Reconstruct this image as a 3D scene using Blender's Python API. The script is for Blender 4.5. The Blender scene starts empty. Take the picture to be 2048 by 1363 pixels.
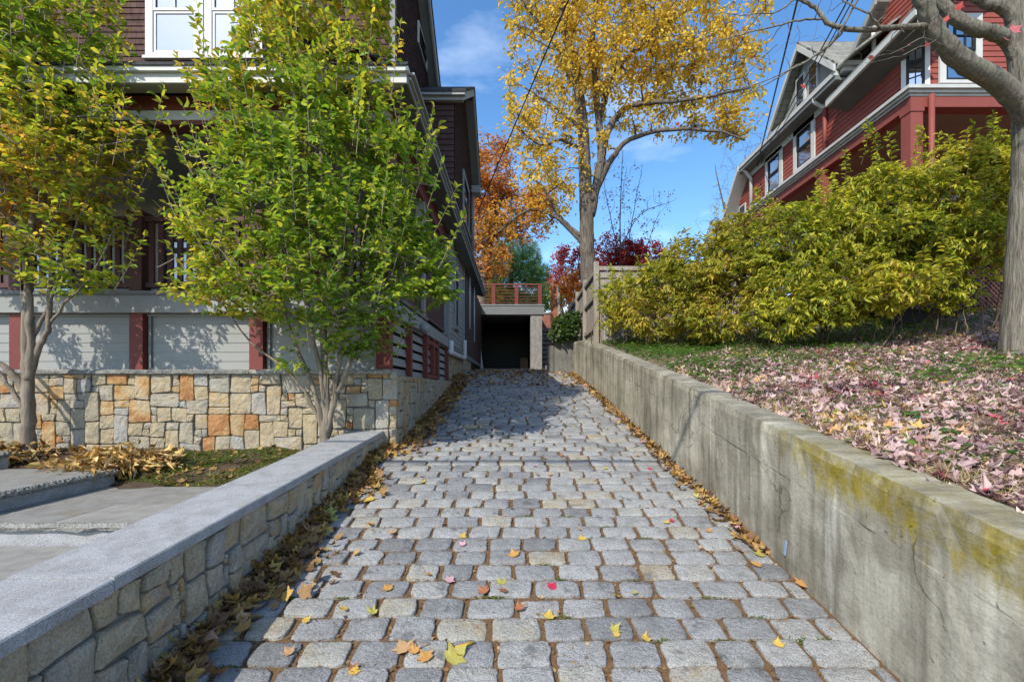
import bpy, math, random
import numpy as np
from mathutils import Vector, Matrix

random.seed(7)
rng = np.random.default_rng(11)
sc = bpy.context.scene
R = math.radians

# ------------------------------------------------------------------ camera, world, sun
F, CX, HY, H = 927.0, 1034.0, 777.0, 1.58          # focal length (px), vanishing point, eye height
cam_d = bpy.data.cameras.new('camera'); cam = bpy.data.objects.new('camera', cam_d)
sc.collection.objects.link(cam); sc.camera = cam
cam.location = (0, 0, H); cam.rotation_euler = (R(90), 0, 0)
cam_d.sensor_width = 36; cam_d.lens = F / 2048 * 36
cam_d.shift_x = -(CX - 1024) / 2048; cam_d.shift_y = (HY - 681.5) / 2048
cam_d.clip_start = 0.05; cam_d.clip_end = 3000

AZ, EL = R(32), R(40.5)                             # sun behind the camera, to the left
w = bpy.data.worlds.new('World'); sc.world = w; w.use_nodes = True
nt = w.node_tree; N = nt.nodes; N.clear()
wo = N.new('ShaderNodeOutputWorld'); bg = N.new('ShaderNodeBackground')
sky = N.new('ShaderNodeTexSky'); sky.sky_type = 'NISHITA'; sky.sun_disc = False
sky.sun_elevation = EL; sky.sun_rotation = math.pi + AZ
sky.air_density = 1.0; sky.dust_density = 0.4; sky.ozone_density = 2.0
tc = N.new('ShaderNodeTexCoord'); mp = N.new('ShaderNodeMapping'); mp.inputs['Scale'].default_value = (1.2, 1.2, 4.0)
mp.inputs['Rotation'].default_value = (0.25, 0.2, 0.4)
cn = N.new('ShaderNodeTexNoise'); cn.inputs['Scale'].default_value = 1.6; cn.inputs['Detail'].default_value = 9; cn.inputs['Roughness'].default_value = .55
cr = N.new('ShaderNodeValToRGB'); cr.color_ramp.elements[0].position = .50; cr.color_ramp.elements[1].position = .86
cr.color_ramp.elements[1].color = (.55, .55, .55, 1)
mx = N.new('ShaderNodeMix'); mx.data_type = 'RGBA'
mx.inputs[7].default_value = (9.5, 10.0, 10.6, 1)
L = nt.links.new
L(tc.outputs['Generated'], mp.inputs[0]); L(mp.outputs[0], cn.inputs['Vector']); L(cn.outputs[0], cr.inputs[0])
hs = N.new('ShaderNodeHueSaturation'); hs.inputs['Saturation'].default_value = 1.22; hs.inputs['Value'].default_value = 1.08
L(sky.outputs[0], hs.inputs['Color']); L(cr.outputs[0], mx.inputs[0]); L(hs.outputs[0], mx.inputs[6]); L(mx.outputs[2], bg.inputs[0]); L(bg.outputs[0], wo.inputs[0])
bg.inputs[1].default_value = 0.15

sd = bpy.data.lights.new('sun', 'SUN'); sun = bpy.data.objects.new('sun', sd); sc.collection.objects.link(sun)
sd.energy = 3.35; sd.angle = R(0.5); sd.color = (1.0, .93, .81)
ldir = Vector((math.sin(AZ) * math.cos(EL), math.cos(AZ) * math.cos(EL), -math.sin(EL)))
sun.rotation_euler = ldir.to_track_quat('-Z', 'Y').to_euler(); sun.location = (-10, -16, 16)
sc.view_settings.view_transform = 'Standard'; sc.view_settings.look = 'None'
sc.view_settings.exposure = 0.75; sc.view_settings.gamma = 1.0
sc.render.engine = 'CYCLES'
sc.cycles.max_bounces = 6; sc.cycles.transparent_max_bounces = 4

# ------------------------------------------------------------------ helpers
def A(*v): return np.array(v, float)
def at(px, py, Y): return A((px - CX) / F * Y, Y, H + (HY - py) / F * Y)
def nrm(v):
    v = np.asarray(v, float); return v / (np.linalg.norm(v, axis=-1, keepdims=True) + 1e-9)
UP = A(0, 0, 1)

class MB:
    """collects shapes that become ONE mesh object"""
    def __init__(s): s.v = []; s.f = []; s.m = []; s.n = 0; s.sm = []
    def add(s, verts, faces, mi=0, smooth=False):
        b = s.n
        s.v.extend(np.asarray(verts, float).tolist()); s.n += len(verts)
        for f in faces:
            s.f.append(tuple(b + i for i in f)); s.m.append(mi); s.sm.append(smooth)
    def obox(s, o, u, v, w_, mi=0):
        o, u, v, w_ = map(np.asarray, (o, u, v, w_))
        P = [o, o + u, o + u + v, o + v]; P = P + [p + w_ for p in P]
        fs = [(0, 3, 2, 1), (4, 5, 6, 7), (0, 1, 5, 4), (1, 2, 6, 5), (2, 3, 7, 6), (3, 0, 4, 7)]
        if np.dot(np.cross(u, v), w_) < 0: fs = [f[::-1] for f in fs]
        s.add(P, fs, mi)
    def box(s, x0, x1, y0, y1, z0, z1, mi=0):
        s.obox((x0, y0, z0), (x1 - x0, 0, 0), (0, y1 - y0, 0), (0, 0, z1 - z0), mi)
    def prism(s, poly, off, mi=0):
        poly = [np.asarray(p, float) for p in poly]; off = np.asarray(off, float); n = len(poly)
        P = poly + [p + off for p in poly]
        fs = [tuple(range(n))[::-1], tuple(range(n, 2 * n))] + [(i, (i + 1) % n, n + (i + 1) % n, n + i) for i in range(n)]
        s.add(P, fs, mi)
    def tube(s, pts, rad, n=6, mi=0, cap=True):
        pts = np.asarray(pts, float); k = len(pts)
        rad = np.broadcast_to(rad, (k,)) if np.ndim(rad) == 0 else np.asarray(rad)
        t = nrm(np.gradient(pts, axis=0)); ref = A(.31, .11, .94) if abs(t[0][2]) < .9 else A(1, .1, 0)
        a_ = nrm(np.cross(t, ref)); b_ = np.cross(t, a_); q = 2 * math.pi * np.arange(n) / n
        V = (pts[:, None] + rad[:, None, None] * (a_[:, None] * np.cos(q)[None, :, None] + b_[:, None] * np.sin(q)[None, :, None])).reshape(-1, 3)
        fs = [(i * n + j, i * n + (j + 1) % n, (i + 1) * n + (j + 1) % n, (i + 1) * n + j) for i in range(k - 1) for j in range(n)]
        if cap: fs += [tuple(range(n))[::-1], tuple((k - 1) * n + j for j in range(n))]
        s.add(V, fs, mi, True)
    def build(s, name, mats, parent=None):
        me = bpy.data.meshes.new(name); me.from_pydata(s.v, [], s.f)
        if not isinstance(mats, (list, tuple)): mats = [mats]
        for m in mats: me.materials.append(m)
        me.polygons.foreach_set('material_index', s.m); me.polygons.foreach_set('use_smooth', s.sm)
        me.update(); me.validate()
        return link(bpy.data.objects.new(name, me), parent)

BASE = {}
def link(o, parent=None):
    sc.collection.objects.link(o)
    if parent is not None:
        o.parent = parent; b = BASE.get(parent.name)
        if b is not None: o.matrix_parent_inverse = Matrix.Translation(-Vector(b))
    return o
def tag(o, label=None, cat=None, group=None, kind=None):
    if label: o['label'] = label
    if cat: o['category'] = cat
    if group: o['group'] = group
    if kind: o['kind'] = kind
    return o
def thing(name, loc, label, cat, group=None):
    o = bpy.data.objects.new(name, None); o.location = tuple(map(float, loc)); o.empty_display_size = .2
    sc.collection.objects.link(o); BASE[o.name] = tuple(map(float, loc))
    return tag(o, label, cat, group)
def bx(name, m, parent, *dims):
    mb = MB(); mb.box(*dims); return mb.build(name, m, parent)

# ------------------------------------------------------------------ materials
def newmat(name):
    m = bpy.data.materials.new(name); m.use_nodes = True; t = m.node_tree
    return m, t, t.nodes['Principled BSDF'], (lambda typ, **kw: mknode(t, typ, kw)), t.links.new
def mknode(t, typ, kw):
    n = t.nodes.new(typ)
    for k, v in kw.items():
        if k in n.inputs: n.inputs[k].default_value = v
        else: setattr(n, k, v)
    return n
def ramp(nd, stops):
    n = nd('ShaderNodeValToRGB'); e = n.color_ramp.elements
    while len(e) < len(stops): e.new(.5)
    for i, (p, c) in enumerate(stops):
        e[i].position = p; e[i].color = (*c, 1) if len(c) == 3 else c
    return n
def mixc(nd, lk, fac, a, b, bt='MIX'):
    n = nd('ShaderNodeMix'); n.data_type = 'RGBA'; n.blend_type = bt
    for i, x in ((0, fac), (6, a), (7, b)):
        if hasattr(x, 'is_linked'): lk(x, n.inputs[i])
        else: n.inputs[i].default_value = x if i == 0 else (*x, 1)
    return n.outputs[2]
def mapped(nd, lk, scale=(1, 1, 1)):
    c = nd('ShaderNodeTexCoord'); m = nd('ShaderNodeMapping'); m.inputs['Scale'].default_value = scale
    lk(c.outputs['Object'], m.inputs[0]); return m.outputs[0]
def noise(nd, lk, vec, scale, detail=5, rough=.6):
    n = nd('ShaderNodeTexNoise'); n.inputs['Scale'].default_value = scale; n.inputs['Detail'].default_value = detail
    n.inputs['Roughness'].default_value = rough; lk(vec, n.inputs['Vector']); return n.outputs[0]
def bump(nd, lk, p, h, strength, dist=.02):
    b = nd('ShaderNodeBump', Strength=strength, Distance=dist); lk(h, b.inputs['Height']); lk(b.outputs[0], p.inputs['Normal'])
def plain(name, c, c2=None, scale=3, rough=.7, bs=60, bst=.15, spec=.3, stretch=(1, 1, 1)):
    m, t, p, nd, lk = newmat(name); v = mapped(nd, lk, stretch)
    c2 = c2 or tuple(x * .75 for x in c)
    f = ramp(nd, [(.35, (0, 0, 0)), (.68, (1, 1, 1))]); lk(noise(nd, lk, v, scale, 8), f.inputs[0])
    lk(mixc(nd, lk, f.outputs[0], c, c2), p.inputs['Base Color'])
    p.inputs['Roughness'].default_value = rough; p.inputs['Specular IOR Level'].default_value = spec
    if bst: bump(nd, lk, p, noise(nd, lk, v, bs, 4), bst)
    return m
def island(name, stops, speck=None, sscale=220, samt=.5, rough=.8, bs=18, bst=.5, stain=None, dist=.02):
    """stone whose colour varies from block to block"""
    m, t, p, nd, lk = newmat(name); v = mapped(nd, lk)
    g = nd('ShaderNodeNewGeometry'); r = ramp(nd, stops); r.color_ramp.interpolation = 'LINEAR'
    n1 = noise(nd, lk, v, 5, 6)
    a = nd('ShaderNodeMath', operation='MULTIPLY_ADD'); lk(n1, a.inputs[0]); a.inputs[1].default_value = .50; a.inputs[2].default_value = -.25
    b = nd('ShaderNodeMath', operation='ADD', use_clamp=True); lk(g.outputs['Random Per Island'], b.inputs[0]); lk(a.outputs[0], b.inputs[1])
    lk(b.outputs[0], r.inputs[0]); col = r.outputs[0]
    sp = ramp(nd, [(.36, (.35, .35, .36)), (.5, (1, 1, 1)), (.66, (1.35, 1.35, 1.35))]); lk(noise(nd, lk, v, sscale, 3, .7), sp.inputs[0])
    col = mixc(nd, lk, samt, col, sp.outputs[0], 'MULTIPLY')
    s2 = ramp(nd, [(.3, (.68, .66, .62)), (.6, (1.08, 1.08, 1.08))]); lk(noise(nd, lk, v, 9, 6), s2.inputs[0])
    col = mixc(nd, lk, .7, col, s2.outputs[0], 'MULTIPLY')
    if stain:
        f = ramp(nd, [(.60, (0, 0, 0)), (.68, (1, 1, 1))]); lk(noise(nd, lk, v, stain[0], 5), f.inputs[0])
        col = mixc(nd, lk, f.outputs[0], col, mixc(nd, lk, stain[2], col, stain[1]))
    lk(col, p.inputs['Base Color']); p.inputs['Roughness'].default_value = rough; p.inputs['Specular IOR Level'].default_value = .25
    bump(nd, lk, p, noise(nd, lk, v, bs, 9, .65), bst, dist)
    return m
def leafmat(name, trans=.4, rough=.5, tint=(1.15, 1.1, .7)):
    m, t, p, nd, lk = newmat(name); a = nd('ShaderNodeAttribute', attribute_name='Col')
    lk(a.outputs['Color'], p.inputs['Base Color']); p.inputs['Roughness'].default_value = rough; p.inputs['Specular IOR Level'].default_value = .35
    tr = nd('ShaderNodeBsdfTranslucent'); lk(mixc(nd, lk, 1.0, a.outputs['Color'], tint, 'MULTIPLY'), tr.inputs[0])
    ms = nd('ShaderNodeMixShader', Fac=trans); out = t.nodes['Material Output']
    ms.inputs[0].default_value = trans
    lk(p.outputs[0], ms.inputs[1]); lk(tr.outputs[0], ms.inputs[2]); lk(ms.outputs[0], out.inputs['Surface'])
    return m
def glassmat(name, dark=(.02, .025, .03), gloss=.35):
    m, t, p, nd, lk = newmat(name)
    p.inputs['Base Color'].default_value = (*dark, 1); p.inputs['Roughness'].default_value = .06; p.inputs['IOR'].default_value = 1.5
    gl = nd('ShaderNodeBsdfGlossy', Roughness=.03); gl.inputs[0].default_value = (.9, .93, .95, 1)
    v = mapped(nd, lk); bnode = nd('ShaderNodeBump', Strength=.08, Distance=.02); lk(noise(nd, lk, v, 3, 2), bnode.inputs['Height']); lk(bnode.outputs[0], gl.inputs['Normal'])
    ms = nd('ShaderNodeMixShader'); ms.inputs[0].default_value = gloss
    lk(p.outputs[0], ms.inputs[1]); lk(gl.outputs[0], ms.inputs[2]); lk(ms.outputs[0], t.nodes['Material Output'].inputs['Surface'])
    return m
def shingle(name, c1, c2, mort, axis, bw=.16, rh=.13, off=0):
    """cedar / asphalt shingles: rows with butt joints; axis = which object axis runs along the wall"""
    m, t, p, nd, lk = newmat(name); c = nd('ShaderNodeTexCoord'); sx = nd('ShaderNodeSeparateXYZ'); cb = nd('ShaderNodeCombineXYZ')
    lk(c.outputs['Object'], sx.inputs[0]); lk(sx.outputs[axis], cb.inputs[0]); lk(sx.outputs['Z'], cb.inputs[1])
    b = nd('ShaderNodeTexBrick', Scale=1.0); b.inputs['Brick Width'].default_value = bw; b.inputs['Row Height'].default_value = rh
    b.inputs['Mortar Size'].default_value = .004; b.inputs['Bias'].default_value = 0
    b.inputs['Color1'].default_value = (*c1, 1); b.inputs['Color2'].default_value = (*c2, 1); b.inputs['Mortar'].default_value = (*mort, 1)
    b.offset_frequency = 2; b.squash = .7; b.squash_frequency = 3
    lk(cb.outputs[0], b.inputs['Vector']); v = mapped(nd, lk, (6, 6, 1.2))
    s2 = ramp(nd, [(.3, (.6, .6, .6)), (.7, (1.25, 1.25, 1.25))]); lk(noise(nd, lk, v, 4, 6), s2.inputs[0])
    lk(mixc(nd, lk, .8, b.outputs[0], s2.outputs[0], 'MULTIPLY'), p.inputs['Base Color']); p.inputs['Roughness'].default_value = .85
    p.inputs['Specular IOR Level'].default_value = .2
    bump(nd, lk, p, noise(nd, lk, v, 20, 4), .2)
    return m

m_cobble = island('granite_cobble', [(0, (.19, .193, .195)), (.2, (.25, .253, .255)), (.55, (.30, .302, .298)), (.8, (.335, .335, .325)), (.93, (.34, .33, .29)), (1, (.35, .30, .22))],
                  sscale=150, samt=.8, rough=.78, bs=38, bst=.75, stain=(6, (.07, .072, .072), .6), dist=.025)
m_joint = plain('joint_dirt', (.10, .055, .028), (.19, .115, .055), scale=60, rough=.95, bs=90, bst=.6)
m_sand = island('sandstone', [(0, (.30, .275, .215)), (.22, (.37, .30, .19)), (.42, (.31, .295, .255)), (.60, (.39, .315, .20)), (.76, (.32, .315, .30)), (.90, (.41, .31, .18)), (.96, (.41, .25, .11)), (1, (.35, .17, .07))],
                sscale=90, samt=.25, rough=.9, bs=14, bst=.8, stain=(4.5, (.38, .235, .10), .55), dist=.045)
m_sand2 = island('flank_stone', [(0, (.34, .315, .27)), (.22, (.44, .37, .26)), (.42, (.37, .35, .31)), (.60, (.47, .385, .255)), (.78, (.36, .345, .32)), (.88, (.47, .34, .19)), (.97, (.40, .22, .10)), (1, (.33, .15, .07))],
                 sscale=110, samt=.45, rough=.9, bs=20, bst=.9, stain=(4.5, (.36, .21, .09), .5), dist=.035)
m_mortar = plain('mortar', (.20, .19, .17), (.12, .11, .10), scale=12, rough=.95, bst=.4)
m_gap = plain('dark_gap', (.035, .03, .026), rough=1, bst=0)
m_granite = island('sawn_granite', [(0, (.30, .305, .315)), (1, (.345, .35, .355))], sscale=230, samt=.8, rough=.7, bs=120, bst=.2, stain=(2.2, (.20, .205, .21), .45))
m_granite_d = island('thermal_granite', [(0, (.23, .225, .21)), (1, (.28, .27, .25))], sscale=200, samt=.35, rough=.75, bs=90, bst=.15, stain=(2.2, (.20, .16, .11), .6))
m_rock = island('rough_granite', [(0, (.24, .24, .225)), (1, (.38, .365, .33))], sscale=80, samt=.8, rough=.9, bs=30, bst=1.0, dist=.04)
m_soil = plain('soil', (.10, .07, .045), (.055, .038, .025), scale=9, rough=1, bs=60, bst=.8)
m_bank = plain('bank_soil', (.24, .17, .12), (.11, .08, .05), scale=7, rough=1, bs=50, bst=.8)
m_grass = plain('rough_grass', (.07, .09, .03), (.12, .10, .05), scale=4, rough=1, bs=40, bst=.6)
m_street = plain('asphalt', (.055, .055, .057), (.04, .04, .042), scale=30, rough=.9, bs=200, bst=.3)
m_gsiding = plain('grey_siding', (.27, .275, .265), (.245, .25, .24), scale=2, rough=.6, bs=80, bst=.05)
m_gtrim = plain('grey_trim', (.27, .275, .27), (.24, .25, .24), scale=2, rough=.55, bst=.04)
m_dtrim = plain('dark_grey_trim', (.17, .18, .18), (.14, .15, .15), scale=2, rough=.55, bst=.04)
m_white = plain('white_paint', (.52, .52, .50), (.45, .45, .43), scale=3, rough=.5, bst=.04)
m_offw = plain('off_white_paint', (.48, .485, .47), (.41, .42, .40), scale=3, rough=.55, bst=.05)
m_maroon = plain('maroon_paint', (.17, .040, .032), (.14, .032, .026), scale=3, rough=.5, bst=.06)
m_dmaroon = plain('weathered_maroon_wood', (.105, .045, .040), (.07, .030, .027), scale=4, rough=.6, bst=.1)
m_brownwood = plain('brown_stained_wood', (.06, .026, .021), (.035, .016, .013), scale=5, rough=.65, bst=.15, stretch=(1, 1, 4))
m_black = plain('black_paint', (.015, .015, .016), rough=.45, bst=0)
m_pvc = plain('white_pvc', (.62, .63, .64), (.55, .56, .57), rough=.4, bst=0)
m_glass = glassmat('window_glass', gloss=.5)
m_glass_d = glassmat('dark_window_glass', gloss=.18)
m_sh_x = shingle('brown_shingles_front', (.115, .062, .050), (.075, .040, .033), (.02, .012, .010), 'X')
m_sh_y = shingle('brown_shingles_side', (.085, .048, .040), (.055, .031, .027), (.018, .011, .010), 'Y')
m_roof_d = shingle('dark_roof_shingles', (.06, .06, .065), (.04, .04, .043), (.02, .02, .02), 'X', .3, .12)
m_red = plain('red_clapboard', (.265, .066, .048), (.225, .054, .040), scale=2, rough=.6, bs=90, bst=.06)
m_redp = plain('red_porch_paint', (.235, .062, .048), (.20, .052, .041), scale=2, rough=.55, bst=.05)
m_roof_g = shingle('grey_roof_shingles', (.27, .27, .24), (.19, .19, .17), (.09, .09, .08), 'X', .28, .11)
m_greypl = plain('weathered_fence_wood', (.34, .30, .25), (.22, .19, .16), scale=3, rough=.9, bs=60, bst=.4, stretch=(5, 5, .6))
m_cream = plain('porch_ceiling', (.22, .185, .14), (.18, .15, .11), scale=2, rough=.7, bst=.05)
m_conc2 = plain('old_concrete', (.30, .29, .27), (.17, .165, .15), scale=5, rough=.95, bs=35, bst=.5, stretch=(2, 2, .8))
m_conc3 = plain('shaded_concrete', (.20, .19, .17), (.10, .10, .085), scale=5, rough=.95, bs=35, bst=.5, stretch=(2, 2, .8))  # darker copy of the old concrete: the pier's shade is put into its colour
m_brick = shingle('red_brick', (.30, .10, .06), (.22, .075, .05), (.3, .27, .24), 'X', .2, .07)
m_bin = plain('black_bin_plastic', (.02, .02, .022), rough=.4, bst=.02)
m_card = plain('cardboard', (.16, .12, .08), rough=.8, bst=.05)
m_wire = plain('black_cable', (.012, .012, .012), rough=.5, bst=0)
m_steel = plain('galvanised_metal', (.35, .36, .37), rough=.4, bst=.03)
def barkmat(name, c1, c2, sc_=(9, 9, 1.3), st=.9, extra=None):
    m, t, p, nd, lk = newmat(name); v = mapped(nd, lk, sc_)
    f = ramp(nd, [(.32, (*c2,)), (.62, (*c1,))]); h = noise(nd, lk, v, 3, 9, .65); lk(h, f.inputs[0]); col = f.outputs[0]
    v2 = mapped(nd, lk); g = ramp(nd, [(.3, (.65, .65, .65)), (.7, (1.2, 1.2, 1.2))]); lk(noise(nd, lk, v2, 3.5, 5), g.inputs[0])
    col = mixc(nd, lk, .7, col, g.outputs[0], 'MULTIPLY')
    if extra:
        e = ramp(nd, [(.52, (0, 0, 0)), (.62, (1, 1, 1))]); lk(noise(nd, lk, v2, 6, 6), e.inputs[0]); col = mixc(nd, lk, e.outputs[0], col, extra)
    lk(col, p.inputs['Base Color']); p.inputs['Roughness'].default_value = .9; p.inputs['Specular IOR Level'].default_value = .2
    bump(nd, lk, p, h, st, .04); return m
m_bark_h = barkmat('hornbeam_bark', (.27, .225, .175), (.13, .105, .08), (6, 6, .8), .6)
m_bark_y = barkmat('maple_bark', (.22, .185, .15), (.05, .042, .035), (11, 11, 1.0), 1.3)
m_bark_r = barkmat('grey_bark', (.30, .27, .22), (.085, .075, .06), (9, 9, 1.0), 1.2, extra=(.20, .20, .145))
m_twig = plain('twig_bark', (.13, .095, .07), (.08, .06, .045), rough=.9, bst=0)
m_twig_l = plain('pale_twig_bark', (.32, .25, .18), (.2, .15, .1), rough=.9, bst=0)
m_twig_b = plain('brown_twig_bark', (.17, .125, .085), (.09, .065, .045), rough=.9, bst=0)
m_leaf = leafmat('leaf_broad', .52)
m_leaf_dry = leafmat('leaf_fallen', .12, .65, (1.1, .95, .7))
m_needle = leafmat('needles', .4, .6)

def concrete_wall_mat():
    m, t, p, nd, lk = newmat('streaked_concrete'); v = mapped(nd, lk); vs = mapped(nd, lk, (1, 5.5, .35))
    g = ramp(nd, [(.28, (.17, .158, .125)), (.46, (.33, .308, .25)), (.68, (.48, .455, .385))]); lk(noise(nd, lk, vs, 1.6, 9, .62), g.inputs[0])
    b = ramp(nd, [(.3, (.62, .61, .58)), (.65, (1.12, 1.12, 1.1))]); lk(noise(nd, lk, v, 2.2, 9, .6), b.inputs[0])
    col = mixc(nd, lk, .85, g.outputs[0], b.outputs[0], 'MULTIPLY')
    # white lime runs
    lr = ramp(nd, [(.62, (0, 0, 0)), (.72, (.8, .8, .8))]); lk(noise(nd, lk, mapped(nd, lk, (1, 4, .22)), 2.3, 5, .5), lr.inputs[0])
    col = mixc(nd, lk, lr.outputs[0], col, (.50, .485, .43))
    # height below the top of the wall
    s = nd('ShaderNodeSeparateXYZ'); lk(nd('ShaderNodeTexCoord').outputs['Object'], s.inputs[0])
    a = nd('ShaderNodeMath', operation='MULTIPLY_ADD'); lk(s.outputs['Y'], a.inputs[0]); a.inputs[1].default_value = -.1735; a.inputs[2].default_value = -.816
    d = nd('ShaderNodeMath', operation='ADD'); lk(s.outputs['Z'], d.inputs[0]); lk(a.outputs[0], d.inputs[1])     # 0 at the top, negative below
    hm = nd('ShaderNodeMapRange'); lk(d.outputs[0], hm.inputs[0])
    for i, x in ((1, -.40), (2, -.02), (3, 0), (4, 1)): hm.inputs[i].default_value = x
    ym = nd('ShaderNodeMapRange'); lk(s.outputs['Y'], ym.inputs[0])
    for i, x in ((1, 3.5), (2, 2.4), (3, 0), (4, 1)): ym.inputs[i].default_value = x
    mm = nd('ShaderNodeMath', operation='MULTIPLY'); lk(hm.outputs[0], mm.inputs[0]); lk(ym.outputs[0], mm.inputs[1])
    mn = nd('ShaderNodeMath', operation='ADD'); mq = nd('ShaderNodeMath', operation='MULTIPLY'); mq.inputs[1].default_value = .78; lk(mm.outputs[0], mq.inputs[0]); lk(mq.outputs[0], mn.inputs[0]); lk(noise(nd, lk, mapped(nd, lk, (1.5, 5, 1.6)), 2.8, 10, .72), mn.inputs[1])
    mr = ramp(nd, [(.70, (0, 0, 0)), (.88, (1, 1, 1))]); sb = nd('ShaderNodeMath', operation='MULTIPLY'); lk(mn.outputs[0], sb.inputs[0]); sb.inputs[1].default_value = .88
    lk(sb.outputs[0], mr.inputs[0])
    gn = nd('ShaderNodeNewGeometry'); sn = nd('ShaderNodeSeparateXYZ'); lk(gn.outputs['Normal'], sn.inputs[0]); up = nd('ShaderNodeMath', operation='MULTIPLY_ADD', use_clamp=True); lk(sn.outputs['Z'], up.inputs[0]); up.inputs[1].default_value = -.7; up.inputs[2].default_value = 1.0
    pt = ramp(nd, [(.38, (.15, .15, .15)), (.58, (1, 1, 1))]); lk(noise(nd, lk, v, 7, 8, .7), pt.inputs[0])
    m1 = nd('ShaderNodeMath', operation='MULTIPLY'); lk(mr.outputs[0], m1.inputs[0]); lk(up.outputs[0], m1.inputs[1]); m2 = nd('ShaderNodeMath', operation='MULTIPLY'); lk(m1.outputs[0], m2.inputs[0]); lk(pt.outputs[0], m2.inputs[1])
    col = mixc(nd, lk, m2.outputs[0], col, (.30, .235, .035))
    # faint grime towards the top edge elsewhere
    gt = nd('ShaderNodeMath', operation='MULTIPLY'); lk(hm.outputs[0], gt.inputs[0]); lk(noise(nd, lk, vs, 3, 6), gt.inputs[1])
    gr = ramp(nd, [(.3, (1, 1, 1)), (.7, (.62, .61, .57))]); lk(gt.outputs[0], gr.inputs[0])
    col = mixc(nd, lk, 1, col, gr.outputs[0], 'MULTIPLY')
    dv = nd('ShaderNodeVectorMath', operation='ADD'); ns = nd('ShaderNodeTexNoise'); ns.inputs['Scale'].default_value = 5; ns.inputs['Detail'].default_value = 8; lk(v, ns.inputs['Vector']); sc3 = nd('ShaderNodeVectorMath', operation='SCALE'); sc3.inputs[3].default_value = .35
    lk(ns.outputs['Color'], sc3.inputs[0]); lk(v, dv.inputs[0]); lk(sc3.outputs[0], dv.inputs[1])
    vo = nd('ShaderNodeTexVoronoi', feature='DISTANCE_TO_EDGE'); vo.inputs['Scale'].default_value = .85; lk(dv.outputs[0], vo.inputs['Vector'])
    ck = ramp(nd, [(.002, (.25, .23, .2)), (.006, (1, 1, 1))]); lk(vo.outputs[0], ck.inputs[0]); cm = ramp(nd, [(.50, (0, 0, 0)), (.56, (1, 1, 1))]); lk(noise(nd, lk, v, 1.3, 3), cm.inputs[0])
    cf = nd('ShaderNodeMath', operation='MULTIPLY'); lk(cm.outputs[0], cf.inputs[0]); cf.inputs[1].default_value = .8
    col = mixc(nd, lk, cf.outputs[0], col, mixc(nd, lk, 1.0, col, ck.outputs[0], 'MULTIPLY'))
    vp = nd('ShaderNodeTexVoronoi'); vp.inputs['Scale'].default_value = 13; lk(dv.outputs[0], vp.inputs['Vector']); pr_ = ramp(nd, [(.05, (.3, .28, .25)), (.11, (1, 1, 1))]); lk(vp.outputs['Distance'], pr_.inputs[0]); col = mixc(nd, lk, .8, col, pr_.outputs[0], 'MULTIPLY')
    bl = ramp(nd, [(.40, (.66, .645, .61)), (.56, (1.04, 1.04, 1.03))]); lk(noise(nd, lk, v, 4.5, 8, .7), bl.inputs[0]); col = mixc(nd, lk, .65, col, bl.outputs[0], 'MULTIPLY')
    fs = ramp(nd, [(.34, (.55, .55, .55)), (.5, (1, 1, 1))]); lk(noise(nd, lk, v, 60, 4, .7), fs.inputs[0]); col = mixc(nd, lk, .5, col, fs.outputs[0], 'MULTIPLY')
    lk(col, p.inputs['Base Color']); p.inputs['Roughness'].default_value = .9; p.inputs['Specular IOR Level'].default_value = .2
    bump(nd, lk, p, noise(nd, lk, mapped(nd, lk, (1, 1, 3)), 14, 10, .7), .45, .015); return m
m_conc = concrete_wall_mat()

# ------------------------------------------------------------------ leaf meshes (many small faces, one object)
T_OVATE = (np.array([(0, 0, 0), (.28, .46, .10), (.28, 0, -.02), (.28, -.46, .10), (.68, .40, .06), (.68, 0, -.05), (.68, -.40, .06), (1, 0, -.16)]),
           [(0, 1, 2), (0, 2, 3), (1, 4, 5, 2), (2, 5, 6, 3), (4, 7, 5), (5, 7, 6)])
T_DIAMOND = (np.array([(0, 0, 0), (.45, .5, .06), (1, 0, -.08), (.45, -.5, .06)]), [(0, 1, 2, 3)])
T_NEEDLE = (np.array([(0, .5, 0), (1, .12, -.05), (1, -.12, -.05), (0, -.5, 0)]), [(0, 1, 2, 3)])
def _maple(lobes, notch, wob):
    o = [(0.0, 0.0, 0.0)]
    out = [(-150, .42), (-128, notch), (-105, .50), (-88, .40), (-68, .80), (-52, .62), (-40, notch), (-22, .66), (-8, .78), (0, 1.0), (8, .78), (22, .66), (40, notch), (52, .62), (68, .80), (88, .40), (105, .50), (128, notch), (150, .42)]
    V = [(.30, 0, -.03)]
    for a, r in out:
        r *= .66; V.append((.34 + r * math.cos(R(a)), r * math.sin(R(a)) * 1.25, wob * (r - .2) ** 2 * 2))
    V.append((.05, 0, 0)); n = len(V) - 1
    return np.array(V), [(0, i, i + 1) for i in range(1, n)] + [(0, n, 1)]
T_MAPLE = _maple(5, .50, .5)
T_MAPLE_FLAT = _maple(5, .33, .15)
def T_scale(t, su): return t

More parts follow.
